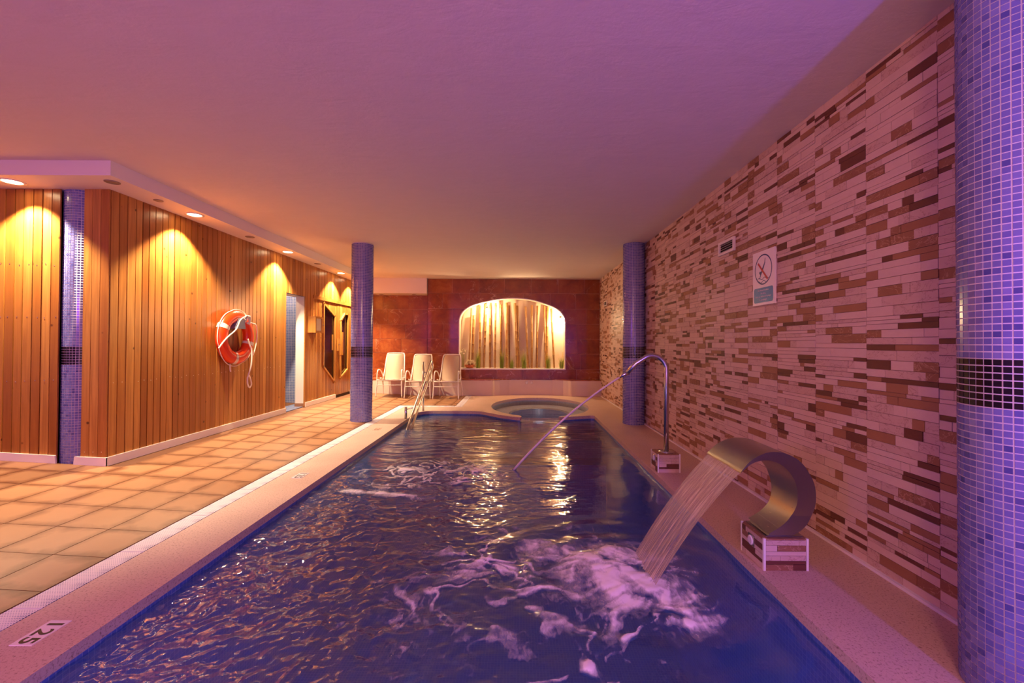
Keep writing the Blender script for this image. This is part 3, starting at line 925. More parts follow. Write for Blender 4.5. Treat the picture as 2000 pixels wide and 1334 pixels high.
# ------------------------------------------------------------------ downlights in the soffit
on_y = [4.71, 6.63, 8.63, 9.5]; off_y = [3.75, 4.235, 5.69, 7.62]
names = {4.71: 'lit round downlight above the planks left of the lifebuoy', 6.63: 'lit round downlight just before the shower doorway', 8.63: 'lit round downlight above the sauna window',
         3.75: 'unlit round downlight at the soffit corner', 4.235: 'small unlit downlight next to the soffit corner', 5.69: 'unlit round downlight above the lifebuoy', 7.62: 'unlit round downlight past the shower doorway', 9.5: 'lit round downlight at the far end of the plank wall soffit'}


def downlight(x, y, z, lit, label, r=.06):
    if lit: r = .088  # lit lamps drawn larger, their glare is put into the lens size
    d = root('downlight', (x, y, z), label, 'lamp', 'round downlights in the soffit')
    b = MB(); b.lathe([(r * .72, -.001), (r, -.001), (r, -.006), (r * .8, -.008), (r * .74, -.004), (r * .72, -.001)], (x, y, z), 24); b.build('trim_ring', M['white_paint'] if lit else M['grille'], d)
    b = MB(); b.lathe([(.002, -.003), (r * .72, -.003), (r * .7, -.0045), (.002, -.005)], (x, y, z), 20); b.build('lens', M['lamp_on'] if lit else M['grille'], d)
    if lit:
        light('spot', 'SPOT', (x, y, z - .012), 275, WARM, spot_size=math.radians(104), spot_blend=.45, shadow_soft_size=.025)


for y in on_y: downlight(-3.53, y, SOF, True, names[y])
for y in off_y: downlight(-3.53, y, SOF, False, names[y], .04 if y == 4.235 else .055)
downlight(-4.40, 3.75, SOF, True, 'lit round downlight above the plank wall left of the inset column')
downlight(-3.25, 10.30, 2.353, False, 'unlit downlight over the marble recess, near the plank wall', .05)
downlight(-2.48, 10.30, 2.353, False, 'unlit downlight over the marble recess, near the niche wall', .05)

# ------------------------------------------------------------------ sign
SGY, SGZ = 3.345, 1.718
sg = root('no_diving_sign', (XR - .012, SGY, SGZ), 'white no diving sign with blue text panel on the stone wall', 'sign')
SX = XR - .012
def S(x, y, d=0): return (SX - .006 - d, SGY - x, SGZ + y)
b = MB(); b.box((SX - .006, SGY - .1485, SGZ - .21), (SX + .008, SGY + .1485, SGZ + .21)); b.build('board', M['sign_white'], sg)
def flat(poly, mat, name, d=.0006):
    b = MB(); b.add([S(x, y, d) for x, y in poly], [tuple(range(len(poly)))]); o = b.build(name, mat, sg, fix=False); return o
def rrect(x0, y0, x1, y1, r):
    return arc(x1 - r, y1 - r, r, 0, PI / 2, 5) + arc(x0 + r, y1 - r, r, PI / 2, PI, 5) + arc(x0 + r, y0 + r, r, PI, 1.5 * PI, 5) + arc(x1 - r, y0 + r, r, 1.5 * PI, 2 * PI, 5)
flat(rrect(-.13, -.19, .13, -.075, .015), M['sign_blue'], 'text_panel')
b = MB()
N2 = 48
ro, ri, cyy = .118, .108, .065
vs = [S(ro * math.cos(2 * PI * i / N2), cyy + ro * math.sin(2 * PI * i / N2), .0006) for i in range(N2)] + [S(ri * math.cos(2 * PI * i / N2), cyy + ri * math.sin(2 * PI * i / N2), .0006) for i in range(N2)]
b.add(vs, [(i, (i + 1) % N2, N2 + (i + 1) % N2, N2 + i) for i in range(N2)])
b.build('prohibition_ring', M['sign_navy'], sg, fix=False)
def stroke(pts, wds, mat, name, d):
    L = []; Rr = []
    for i, p in enumerate(pts):
        p0 = Vector(pts[max(0, i - 1)]); p1 = Vector(pts[min(len(pts) - 1, i + 1)]); dd_ = (p1 - p0).normalized(); nn_ = Vector((-dd_.y, dd_.x)) * (wds[i] if isinstance(wds, list) else wds) / 2
        L.append(Vector(p) + nn_); Rr.append(Vector(p) - nn_)
    b = MB(); n_ = len(pts)
    b.add([S(q.x, q.y, d) for q in L] + [S(q.x, q.y, d) for q in Rr], [(i, i + 1, n_ + i + 1, n_ + i) for i in range(n_ - 1)])
    return b.build(name, mat, sg, fix=False)
stroke([(.028, .150), (.022, .115), (.004, .085), (-.012, .060), (-.030, .035), (-.042, .010), (-.05, -.008)], [.006, .010, .016, .018, .014, .008, .005], M['sign_navy'], 'diver', .001)
b = MB(); b.add([S(-.042 + .012 * math.cos(a), .042 + .012 * math.sin(a), .001) for a in np.linspace(0, 2 * PI, 12, endpoint=False)], [tuple(range(12))]); b.build('diver_head', M['sign_navy'], sg, fix=False)
for k in range(2):
    stroke([(-.075 + .15 * i / 20, -.005 - .024 * k + .008 * math.sin(i / 20 * 4 * PI + k)) for i in range(21)], .005, M['sign_navy'], 'wave_line', .0012)
stroke([(-.070, .120), (.062, -.018)], .016, M['sign_red'], 'red_slash', .0018)
for i, (tx, sz) in enumerate([('No tirarse de cabeza', .0175), ('No diving', .0175), ('Nicht vom Beckenrand springen', .0165), ('Ne pas plonger', .0175)]):
    me = text_mesh(tx, sz, M['sign_white'], 'text_line')
    o = link('text_line', me, None); o.parent = sg
    o.matrix_local = Matrix.Translation((-.0075, 0, -.095 - .0245 * i)) @ Matrix(((0, 0, -1, 0), (-1, 0, 0, 0), (0, 1, 0, 0), (0, 0, 0, 1)))

# ------------------------------------------------------------------ vents
def vent(y0, y1, z0, z1, label):
    v = root('air_vent', (XR - .012, (y0 + y1) / 2, z0), label, 'vent', 'air vents of the stone wall')
    xa, xb = XR - .022, XR - .004
    b = MB(); fw = .022
    b.box((xa, y0, z0), (xb, y1, z0 + fw)); b.box((xa, y0, z1 - fw), (xb, y1, z1)); b.box((xa, y0, z0 + fw), (xb, y0 + fw, z1 - fw)); b.box((xa, y1 - fw, z0 + fw), (xb, y1, z1 - fw))
    b.build('frame', M['white_paint'], v)
    b = MB(); b.box((xb - .002, y0 + fw, z0 + fw), (xb, y1 - fw, z1 - fw)); b.build('cavity', M['dark'], v)
    hh = (z1 - z0 - 2 * fw) / 4
    for k in range(4):
        zc = z0 + fw + hh * (k + .5)
        b = MB(); b.prism([(xa + .002, zc - hh * .38), (xa + .004, zc - hh * .38 + .003), (xb - .002, zc + hh * .18), (xb - .002, zc + hh * .18 - .003)], 'y', y0 + fw, y1 - fw); b.build('slat', M['white_paint'], v)
vent(3.80, 4.10, 2.03, 2.155, 'white slatted air vent above and left of the no diving sign')
vent(9.30, 9.60, 2.02, 2.14, 'white slatted air vent at the far end of the stone wall')

# ------------------------------------------------------------------ depth markers
for i, (yc, tx, lb) in enumerate([(1.79, '125', 'white depth marker plate with black 125 on the nearest stretch of coping'), (3.92, '125', 'white depth marker plate with 125, midway along the coping'), (6.05, '125', 'faded depth marker plate on the coping beside the free-standing column')]):
    m_ = root('depth_marker', (-1.953, yc, 0), lb, 'marker', 'depth markers on the coping')
    b = MB(); b.box((-1.998, yc - .0775, .0), (-1.908, yc + .0775, .003)); b.build('plate', M['enamel'] if i < 2 else M['deck'], m_)
    me = text_mesh(tx, .092, M['ink'] if i < 2 else M['strip2'], 'digits', spacing=1.1, bold=.0016)
    o = link('digits', me); o.parent = m_
    o.matrix_local = Matrix.Translation((0, 0, .0037)) @ Matrix(((0, 1, 0, 0), (-1, 0, 0, 0), (0, 0, 1, 0), (0, 0, 0, 1)))

# ------------------------------------------------------------------ plinths
def plinth(parent, x0, x1, y0, y1, h, seed):
    r = random.Random(seed)
    b = MB(); b.box((x0 + .006, y0 + .006, 0), (x1 - .006, y1 - .006, h - .008)); pl = b.build('plinth', M['grout'], parent)
    b = MB(); b.box((x0 + .004, y0 + .004, h - .008), (x1 - .004, y1 - .004, h)); b.build('plinth_top', M['strip2'], pl)
    for (cx_, cy_) in ((x0, y0), (x1, y0), (x0, y1), (x1, y1)):
        b = MB(); b.box((min(cx_, cx_ + (.012 if cx_ == x0 else -.012)), min(cy_, cy_ + (.012 if cy_ == y0 else -.012)), 0), (max(cx_, cx_ + (.012 if cx_ == x0 else -.012)), max(cy_, cy_ + (.012 if cy_ == y0 else -.012)), h + .001))
        b.build('corner_trim', M['white_paint'], pl)
    z = 0.0
    rows = [.036, .02, .03, .024, .034, .03]; tot = sum(rows); rows = [q * (h - .008) / tot for q in rows]
    for j, q in enumerate(rows):
        for face in ('f', 'l'):
            cuts = [0, r.uniform(.2, .85), 1] if r.random() < .75 else [0, 1]
            for c0, c1 in zip(cuts, cuts[1:]):
                k = 3 if (j == 1 and r.random() < .8) else r.choices((0, 1, 2, 3), (45, 30, 15, 10))[0]
                if face == 'f':
                    a0, a1 = x0 + .013 + c0 * (x1 - x0 - .026), x0 + .013 + c1 * (x1 - x0 - .026)
                    piece('stone_strip', 'strip%d' % k, ((a0 + a1) / 2, y0 + .004, z + q / 2), (a1 - a0 - .002, .006, q - .002), pl)
                else:
                    a0, a1 = y0 + .013 + c0 * (y1 - y0 - .026), y0 + .013 + c1 * (y1 - y0 - .026)
                    piece('stone_strip', 'strip%d' % k, (x0 + .004, (a0 + a1) / 2, z + q / 2), (.006, a1 - a0 - .002, q - .002), pl)
        z += q
    bz, by = h * .66, (y0 + y1) / 2 - .0
    b = MB(); b.box((x0 - .003, by - .03, bz - .032), (x0 + .002, by + .03, bz + .032)); bt = b.build('button_plate', M['steel'], pl)
    b = MB(); b.lathe([(.026, 0), (.026, -.006), (.02, -.009)], (x0 - .003, by, bz), 18, 0, 'x'); b.build('button', M['enamel'], pl)
    return pl


# waterfall spout (swan neck)
wsp = root('waterfall_spout', (1.43, 2.43, 0), 'wide curved stainless steel waterfall spout on a tiled plinth at the pool edge', 'fountain')
plinth(wsp, 1.309, 1.549, 2.31, 2.548, .1685, 5)
outer_p = [(1.148, .545), (1.20, .598), (1.255, .628), (1.311, .642), (1.38, .638), (1.446, .613), (1.497, .575), (1.535, .526), (1.565, .475), (1.58, .43), (1.587, .38), (1.586, .33), (1.573, .285), (1.55, .24), (1.515, .205), (1.47, .18)]
inner_p = [(1.146, .538), (1.20, .580), (1.245, .596), (1.29, .600), (1.335, .592), (1.38, .572), (1.415, .545), (1.445, .51), (1.468, .475), (1.483, .43), (1.49, .38), (1.484, .33), (1.465, .287), (1.435, .25), (1.395, .218), (1.345, .19)]
b = MB(); n = len(outer_p)
op = [(p.x, p.y) for p in smooth_pts([(x, z, 0) for x, z in outer_p], 3)]; ip = [(p.x, p.y) for p in smooth_pts([(x, z, 0) for x, z in inner_p], 3)]; n = len(op)
hw = [.20 - .095 * min(1, (i / (n - 1)) * 1.25) for i in range(n)]
vs = [(x, 2.43 - h_, z) for (x, z), h_ in zip(op, hw)] + [(x, 2.43 + h_, z) for (x, z), h_ in zip(op, hw)] + [(x, 2.43 - h_, z) for (x, z), h_ in zip(ip, hw)] + [(x, 2.43 + h_, z) for (x, z), h_ in zip(ip, hw)]
b.add(vs, [(i, i + 1, n + i + 1, n + i) for i in range(n - 1)] + [(2 * n + i, 3 * n + i, 3 * n + i + 1, 2 * n + i + 1) for i in range(n - 1)], 0, True)
o_ = 0
for i in range(n - 1):
    b.f.append([i, 2 * n + i, 2 * n + i + 1, i + 1]); b.mi.append(0); b.sm.append(False)
    b.f.append([n + i, n + i + 1, 3 * n + i + 1, 3 * n + i]); b.mi.append(0); b.sm.append(False)
b.f.append([0, n, 3 * n, 2 * n]); b.mi.append(0); b.sm.append(False)
b.f.append([n - 1, 3 * n - 1, 4 * n - 1, 2 * n - 1]); b.mi.append(0); b.sm.append(False)
sp = b.build('spout', M['brushed'], wsp)
mod = sp.modifiers.new('edge', 'EDGE_SPLIT'); mod.split_angle = math.radians(40)
b = MB(); b.box((1.33, 2.33, .1685), (1.53, 2.53, .176)); b.build('base_plate', M['brushed'], wsp)
b = MB(); b.prism([(1.345, .176), (1.47, .176), (1.515, .205), (1.40, .222)], 'y', 2.335, 2.525); b.build('base_neck', M['brushed'], wsp)

# falling sheet of water
nu, nv = 60, 34
vs = []; fl = []
rngw = np.random.RandomState(4); ph = rngw.rand(8) * 6; fq = rngw.uniform(10, 70, 8)
for j in range(nv + 1):
    s_ = j / nv; dx = .455 * s_
    drop = .987 * dx + .80 * dx * dx
    for i in range(nu + 1):
        q = i / nu
        wob = sum(math.sin(fq[k] * q + ph[k] + .8 * s_) for k in range(8)) * .0012 * (.3 + s_)
        yv = 2.43 + (q - .5) * (.385 - .01 * s_)
        vs.append((1.15 - dx + wob, yv, .541 - drop + wob * .5)); fl.append((q, s_ * 3, 0))
me = D.meshes.new('water_sheet'); me.from_pydata(vs, [], [(j * (nu + 1) + i, j * (nu + 1) + i + 1, (j + 1) * (nu + 1) + i + 1, (j + 1) * (nu + 1) + i) for j in range(nv) for i in range(nu)])
at_ = me.attributes.new('flow', 'FLOAT_VECTOR', 'POINT'); at_.data.foreach_set('vector', np.array(fl, dtype=np.float32).ravel())
me.materials.append(M['fall']); me.polygons.foreach_set('use_smooth', [True] * len(me.polygons))
tag(link('water_sheet', me), 'wide streaked sheet of water falling from the steel spout into the pool', 'water', None, 'stuff')

# thin spout
ts = root('jet_spout', (1.42, 4.17, 0), 'tall thin steel pipe spout bent over the pool on a small tiled plinth', 'fountain')
plinth(ts, 1.31, 1.523, 4.065, 4.275, .171, 8)
b = MB(); b.lathe([(.075, .171), (.075, .176), (.04, .182), (.03, .184)], (1.425, 4.17, 0), 24); b.build('flange', M['steel'], ts)
ay = 4.17
pth = [(1.425, ay, .17), (1.425, ay, .9)] + [(1.425 - .135 + .135 * math.cos(a), ay, .955 + .135 * math.sin(a)) for a in np.linspace(.1, PI * .66, 12)]
ex, ez = pth[-1][0], pth[-1][2]
pth += [(ex - .09, ay + .004, ez - .058), (1.055, ay + .01, .926)]
b = MB(); b.tube(pth, .0235, 16); b.build('pipe', M['steel'], ts)
b = MB(); b.tube([(1.06, ay + .01, .928), (1.02, ay + .012, .905), (.978, ay + .014, .880)], [.0235, .019, .0105], 14); b.build('nozzle', M['steel'], ts)
jet = []
for i in range(25):
    s_ = i / 24; jet.append((.985 - 1.03 * s_, ay + .014 + .22 * s_, .884 - .74 * s_ - .23 * s_ * s_ + .012 * math.sin(PI * s_)))
b = MB(); b.tube(jet, [.009 + .004 * i / 24 for i in range(25)], 8)
M['jet'] = simple('jet_water', lin(226, 206, 196), .15)
tag(b.build('water_jet', M['jet']), 'thin slanting jet of water from the bent pipe spout', 'water', None, 'stuff')

# ------------------------------------------------------------------ handrail
hr = root('handrail', (-1.66, 7.0, 0), 'twin-tube steel handrail sloping into the water at the far pool corner', 'handrail')
A, B_ = (-1.635, 6.27, -.16), (-1.60, 8.02, .875)
b = MB()
up = [Vector(A).lerp(Vector(B_), s_) for s_ in np.linspace(0, 1, 8)]
lo = [Vector((A[0] + .055, A[1] + .05, A[2])).lerp(Vector((B_[0] + .02, B_[1] - .01, B_[2] - .15)), s_) for s_ in np.linspace(0, 1, 8)]
bend = [Vector((B_[0] + .003, B_[1] + .05, B_[2] - .012)), Vector((B_[0] + .008, B_[1] + .062, B_[2] - .06)), Vector((B_[0] + .016, B_[1] + .04, B_[2] - .125))]
b.tube(up + bend + lo[::-1], .018, 12); b.build('rail', M['steel'], hr)
for (px_, py_, z0, zt, f_) in ((-1.675, 7.70, -.03, .87, .81), (-1.775, 6.90, -.0, .185, .33)):
    b = MB(); b.tube([(px_, py_, z0), (px_, py_, zt)], .021, 12); po_ = b.build('post', M['steel'], hr)
    q = Vector(A).lerp(Vector(B_), f_)
    b = MB(); b.tube([(px_, py_, min(zt - .04, q.z)), (q.x, py_, q.z)], .008, 8); b.build('bracket', M['steel'], po_)
    if zt > .5:
        b = MB(); b.tube([(px_, py_, q.z - .16), (q.x + .01, py_, q.z - .16)], .008, 8); b.build('bracket', M['steel'], po_)

# ------------------------------------------------------------------ chairs
def chair(label):
    c = root('armchair', (0, 0, 0), label, 'chair', 'white reclining armchairs by the marble wall')
    R_ = .0125
    for s in (-1, 1):
        x = .262 * s
        b = MB(); b.tube(smooth_pts([(x * 1.06, -.035, 0), (x, .0, .30), (x * .99, .02, .50), (x * .97, .05, .575), (x * .95, .12, .59), (x * .94, .26, .56), (x * .92, .40, .46), (x * .90, .44, .38)], 5), R_, 9); b.build('armrest', M['white_paint'], c)
        b = MB(); b.tube(smooth_pts([(x * .93, .22, .40), (x * .93, .38, .36), (x * .96, .48, .24), (x * 1.0, .53, .0)], 5), R_, 9); b.build('rear_leg', M['white_paint'], c)
        b = MB(); b.tube([(x * .90, .01, .375), (x * .90, .44, .335)], R_, 9); b.build('seat_rail', M['white_paint'], c)
    bf = smooth_pts([(-.232, .40, .33), (-.215, .52, .62), (-.20, .60, .86), (-.185, .622, .915), (-.15, .632, .935), (.15, .632, .935), (.185, .622, .915), (.20, .60, .86), (.215, .52, .62), (.232, .40, .33)], 4)
    b = MB(); b.tube(bf, R_, 9); b.build('back_frame', M['white_paint'], c)
    b = MB(); b.tube([(-.262, .0, .372), (.262, .0, .372)], R_, 9); b.tube([(-.265, -.005, .265), (.265, -.005, .265)], .009, 8); b.build('front_bars', M['white_paint'], c)
    prof = smooth_pts([(0, -.012, .385), (0, .10, .362), (0, .25, .335), (0, .38, .335), (0, .44, .40), (0, .515, .62), (0, .595, .86), (0, .628, .925)], 5)
    b = MB(); n_ = len(prof); hw_ = [.222 - .035 * (i / (n_ - 1)) for i in range(n_)]
    vs = []
    for off in (0, -.004):
        for p_, h_ in zip(prof, hw_): vs += [(-h_, p_.y - off, p_.z + off), (h_, p_.y - off, p_.z + off)]
    m2 = 2 * n_
    fs = [(2 * i, 2 * i + 1, 2 * i + 3, 2 * i + 2) for i in range(n_ - 1)] + [(m2 + 2 * i, m2 + 2 * i + 2, m2 + 2 * i + 3, m2 + 2 * i + 1) for i in range(n_ - 1)]
    fs += [(2 * i, 2 * i + 2, m2 + 2 * i + 2, m2 + 2 * i) for i in range(n_ - 1)] + [(2 * i + 1, m2 + 2 * i + 1, m2 + 2 * i + 3, 2 * i + 3) for i in range(n_ - 1)]
    b.add(vs, fs, 0, True); b.build('sling', M['sling'], c)
    return c


ch = chair('white reclining armchair standing farthest from the niche, next to the column')
spots = [(-2.765, 9.34, .05, None), (-2.15, 9.33, .03, 'white reclining armchair in the middle of the three, behind the handrail'), (-1.535, 9.29, -.05, 'white reclining armchair next to the niche, before its flower bowl')]
for i, (x, y, a, lb) in enumerate(spots):
    o = ch if i == 0 else copy_tree(ch)
    o.location = (x, y, fz(x) + .003); o.rotation_euler = (0, 0, a)
    if lb: o['label'] = lb

# ------------------------------------------------------------------ lifebuoy
LX, LY, LZ = XL + .075, 5.60, 1.262
lb_ = root('lifebuoy', (LX, LY, LZ), 'orange ring lifebuoy with white rope hung on the plank wall', 'lifebuoy')
RM, RA, RB = .266, .080, .06
def tor(a0, a1, n_, ra, rb, name, mat, parent, dr_=0):
    b = MB(); vs = []; sg_ = 18
    for i in range(n_ + 1):
        a = a0 + (a1 - a0) * i / n_
        for k in range(sg_):
            t_ = 2 * PI * k / sg_; r_ = RM + ra * math.cos(t_)
            vs.append((LX + rb * math.sin(t_), LY + r_ * math.cos(a), LZ + r_ * math.sin(a)))
    b.add(vs, [(i * sg_ + k, i * sg_ + (k + 1) % sg_, (i + 1) * sg_ + (k + 1) % sg_, (i + 1) * sg_ + k) for i in range(n_) for k in range(sg_)], 0, True)
    return b.build(name, mat, parent)
tor(0, 2 * PI, 64, RA, RB, 'ring', M['buoy'], lb_)
for a in (-.32, 1.12, 2.68, 4.55): tor(a - .09, a + .09, 6, RA + .003, RB + .003, 'band', M['band'], lb_)
gl_ = []
for i in range(80):
    a = 2 * PI * i / 80; sag = abs(math.sin(2 * (a - .35))) ** .7
    r_ = RM + RA + .001 + .010 * sag
    gl_.append((LX + .01, LY + r_ * math.cos(a), LZ + r_ * math.sin(a) - .02 * sag * (1 if math.sin(a) < .2 else -.2)))
b = MB(); b.tube(gl_, .0055, 7, closed=True); b.build('grab_line', M['rope'], lb_)
F_ = LX + RB + .012
r1 = smooth_pts([(F_, LY + .10, LZ + .28), (F_, LY - .02, LZ + .22), (F_, LY - .10, LZ + .10), (F_ - .005, LY - .25, LZ + .0), (F_ - .02, LY - .33, LZ - .08), (F_ - .04, LY - .36, LZ - .14)], 6)
b = MB(); b.tube(r1, .009, 7); b.build('throw_line', M['rope'], lb_)
r2 = smooth_pts([(F_, LY + .14, LZ + .20), (F_, LY + .24, LZ + .19), (F_, LY + .32, LZ + .16), (F_, LY + .34, LZ + .0), (F_, LY + .30, LZ - .15), (F_, LY + .25, LZ - .24)], 6)
b = MB(); b.tube(r2, .008, 7); b.build('throw_line', M['rope'], lb_)
r3 = smooth_pts([(F_, LY + .14, LZ - .02), (F_, LY + .18, LZ - .10), (F_, LY + .225, LZ - .18), (F_, LY + .22, LZ - .36), (F_ - .03, LY + .21, LZ - .50), (F_ - .03, LY + .19, LZ - .54), (F_ - .03, LY + .195, LZ - .62), (F_ - .03, LY + .235, LZ - .67), (F_ - .03, LY + .275, LZ - .63), (F_ - .03, LY + .25, LZ - .55), (F_ - .03, LY + .215, LZ - .505)], 6)
b = MB(); b.tube(r3, .0095, 7); b.build('rope_loop', M['rope'], lb_)
b = MB()
for k in range(7):
    a = k * .9; b.tube(smooth_pts([(F_ + .006 * k % .02, LY + .06 + .02 * math.cos(a), LZ + .25 + .02 * math.sin(a)), (F_ + .015, LY + .12 + .03 * math.cos(a * 1.3), LZ + .28), (F_ + .012, LY + .16, LZ + .22 - .02 * k % .05), (F_ + .006, LY + .11, LZ + .19)], 5), .009, 6)
b.build('rope_knot', M['rope'], lb_)
b = MB(); b.prism([(LY - .10, LZ + .11), (LY + .11, LZ + .11), (LY + .09, LZ + .24), (LY - .03, LZ + .25)], 'x', XL + .003, XL + .135); b.build('holder', M['bracket'], lb_)
r4 = smooth_pts([(F_ - .06, LY - .12, LZ - .34), (F_ - .065, LY - .11, LZ - .40), (F_ - .065, LY - .10, LZ - .44)], 4)
b = MB(); b.tube(r4, .008, 6); b.build('rope_end', M['rope'], lb_)

# ------------------------------------------------------------------ niche contents
NS = .01224
def nx(px): return (px * .12 + 880 - 1012) * NS
def nz_(py): return 1.2 + (671 - (570 + .12 * py)) * NS
poles = [(328, 250, 296, .017, .0), (365, 380, 348, .024, .03), (470, 210, 470, .022, .05), (570, 180, 542, .02, 0), (630, 205, 640, .02, .05), (725, 175, 724, .019, 0),
         (815, 205, 818, .02, .02), (910, 175, 918, .021, 0), (945, 212, 957, .017, .05), (1045, 175, 1088, .022, 0), (1082, 215, 1112, .024, .05), (1220, 230, 1268, .018, .01),
         (1320, 210, 1328, .020, 0), (1415, 215, 1410, .019, .03), (1525, 215, 1556, .018, 0), (1585, 240, 1562, .024, .05), (1645, 240, 1692, .019, .01)]
plab = ['thin leaning bamboo pole at the left end of the niche', 'short thick bamboo pole, cut lower than all the others', 'pale bamboo pole behind the first grass tuft', 'bamboo pole in the brightest light, leaning left', 'bamboo pole just right of the brightest one', 'straight bamboo pole with dark nodes, sixth from the left',
        'slim bamboo pole behind the second grass tuft', 'tall bamboo pole left of a dark thin one', 'dark thin bamboo pole touching a tall one', 'tall leaning bamboo pole at the middle of the arch', 'thick dark bamboo pole beside the middle one', 'bamboo pole leaning to the left, first after the wide gap',
        'straight bamboo pole, second after the wide gap', 'straight bamboo pole, third after the wide gap', 'thin bamboo pole crossing behind the fifth grass tuft', 'thick pale bamboo pole behind the fifth grass tuft', 'rightmost bamboo pole, next to the bright bare wall']
rb = random.Random(5)
for (tx, ty, bx, r_, dy), lb in zip(poles, plab):
    r_ *= 1.2
    p0 = Vector((nx(bx), YN + .25 + dy, AZ0)); p1 = Vector((nx(tx), YN + .33 + dy, min(nz_(ty), arch(max(AX0 + .02, min(AX1 - .02, nx(tx)))) - .03)))
    bm_ = root('bamboo_pole', p0, lb, 'bamboo pole', 'bamboo poles leaning in the arched niche')
    pts = []; rr = []; nodes = MB(); L_ = (p1 - p0).length; s_ = rb.uniform(.05, .2)
    st = [0.0]
    while s_ < L_ - .05: st.append(s_); s_ += rb.uniform(.16, .24)
    st.append(L_)
    for q in st:
        for e_ in (-.006, 0, .006):
            if 0 <= q + e_ <= L_: pts.append(p0.lerp(p1, (q + e_) / L_)); rr.append(r_ * (1.09 if e_ == 0 and 0 < q < L_ else 1.0))
        if 0 < q < L_:
            d_ = (p1 - p0).normalized(); c_ = p0.lerp(p1, q / L_); nodes.tube([c_ - d_ * .003, c_ + d_ * .003], r_ * 1.12, 12)
    b = MB(); b.tube(pts, rr, 12); b.build('culm', M['bamboo'], bm_)
    nodes.build('nodes', M['bamboo_node'], bm_)
tufts = [(455, 950, 'tall green grass tuft next to the flower bowl'), (835, 940, 'tall green grass tuft, second from the flower bowl'), (1000, 1085, 'low dark green grass tuft under the dark bamboo pole'), (1195, 990, 'leaning green grass tuft below the wide gap between poles'), (1590, 1030, 'dark green grass tuft at the thick bamboo pole'), (1800, 1055, 'bright green grass tuft at the bare lit end of the niche')]
for (tx, ty, lb) in tufts:
    c0 = Vector((nx(tx), YN + .12, AZ0)); hg = nz_(ty) - AZ0
    g_ = root('grass_tuft', c0, lb, 'plant', 'grass tufts along the niche sill')
    b = MB(); st = MB()
    for k in range(80):
        a = rb.uniform(0, 2 * PI); sp_ = rb.uniform(0, 1) ** .7; ln = hg * rb.uniform(.55, 1.12); lean = sp_ * .10 + .01
        q0 = c0 + Vector((rb.uniform(-.045, .045), rb.uniform(-.03, .03), 0)); d_ = Vector((math.cos(a), math.sin(a) * .6, 0)); wv_ = Vector((-d_.y, d_.x, 0)).normalized() * rb.uniform(.002, .0045)
        q1 = q0 + d_ * lean * .35 + Vector((0, 0, ln * .6)); q2 = q0 + d_ * lean + Vector((0, 0, ln))
        q1.x = min(q1.x, AX1 - .03); q2.x = min(q2.x, AX1 - .03)
        b.add([q0 - wv_, q0 + wv_, q1 + wv_ * .8, q1 - wv_ * .8, q2], [(0, 1, 2, 3), (3, 2, 4)])
    b.build('blades', M['leaf'], g_, fix=False)
    for k in range(9):
        a = rb.uniform(0, 2 * PI); q0 = c0; d_ = Vector((math.cos(a), math.sin(a) * .5, 0)); e_ = q0 + d_ * rb.uniform(.06, .16) + Vector((0, 0, hg * rb.uniform(1.0, 1.4))); e_.x = min(e_.x, AX1 - .06)
        st.tube([q0, q0.lerp(e_, .5) + Vector((0, 0, .04)), e_], .0013, 4); st.tube([e_, e_ + d_ * .02 + Vector((0, 0, -.008))], [.005, .002], 5)
    st.build('seed_stems', M['seed'], g_, fix=False)
c0 = Vector((nx(320), YN + .13, AZ0))
fb = root('flower_bowl', c0, 'terracotta bowl heaped with cream flowers at the left of the niche sill', 'bowl')
b = MB(); b.lathe([(.04, 0), (.085, .01), (.115, .05), (.122, .075), (.112, .075), (.10, .05), (.05, .03)], tuple(c0), 20); b.build('bowl', M['terracotta'], fb)
for k in range(34):
    a = rb.uniform(0, 2 * PI); r_ = .125 * math.sqrt(rb.random()); c_ = c0 + Vector((r_ * math.cos(a) + .02, r_ * math.sin(a) * .8, .08 + .11 * (1 - (r_ / .13) ** 2) + rb.uniform(-.01, .01)))
    b = MB()
    for q in range(6):
        an = 2 * PI * q / 6 + k; d_ = Vector((math.cos(an), math.sin(an), .25)); s_ = Vector((-d_.y, d_.x, 0)) * .006
        b.add([c_, c_ + d_ * .022 + s_ * 2.4, c_ + d_ * .042 + Vector((0, 0, .003)), c_ + d_ * .022 - s_ * 2.4], [(0, 1, 2, 3)])
    b.lathe([(.002, 0), (.006, .002), (.004, .006)], tuple(c_), 6, 1)
    b.build('flower', [M['petal'], M['seed']], fb, fix=False)
c0 = Vector((-1.31, YN + .14, AZ0))
sgp = root('flower_sprig', c0, 'slender sprig of cream flowers rising behind the chair by the niche', 'plant')
b = MB(); fl_ = MB()
for k in range(7):
    e_ = c0 + Vector((rb.uniform(-.06, .07), rb.uniform(-.05, .04), rb.uniform(.30, .46))); b.tube([c0, c0.lerp(e_, .5) + Vector((.01, 0, .03)), e_], .002, 5)
    for q in range(4): fl_.lathe([(.003, 0), (.012, .005), (.004, .012)], tuple(e_ + Vector((rb.uniform(-.03, .03), rb.uniform(-.02, .02), rb.uniform(-.04, .02)))), 7)
b.build('stems', M['leaf'], sgp, fix=False); fl_.build('blossoms', M['petal'], sgp, fix=False)

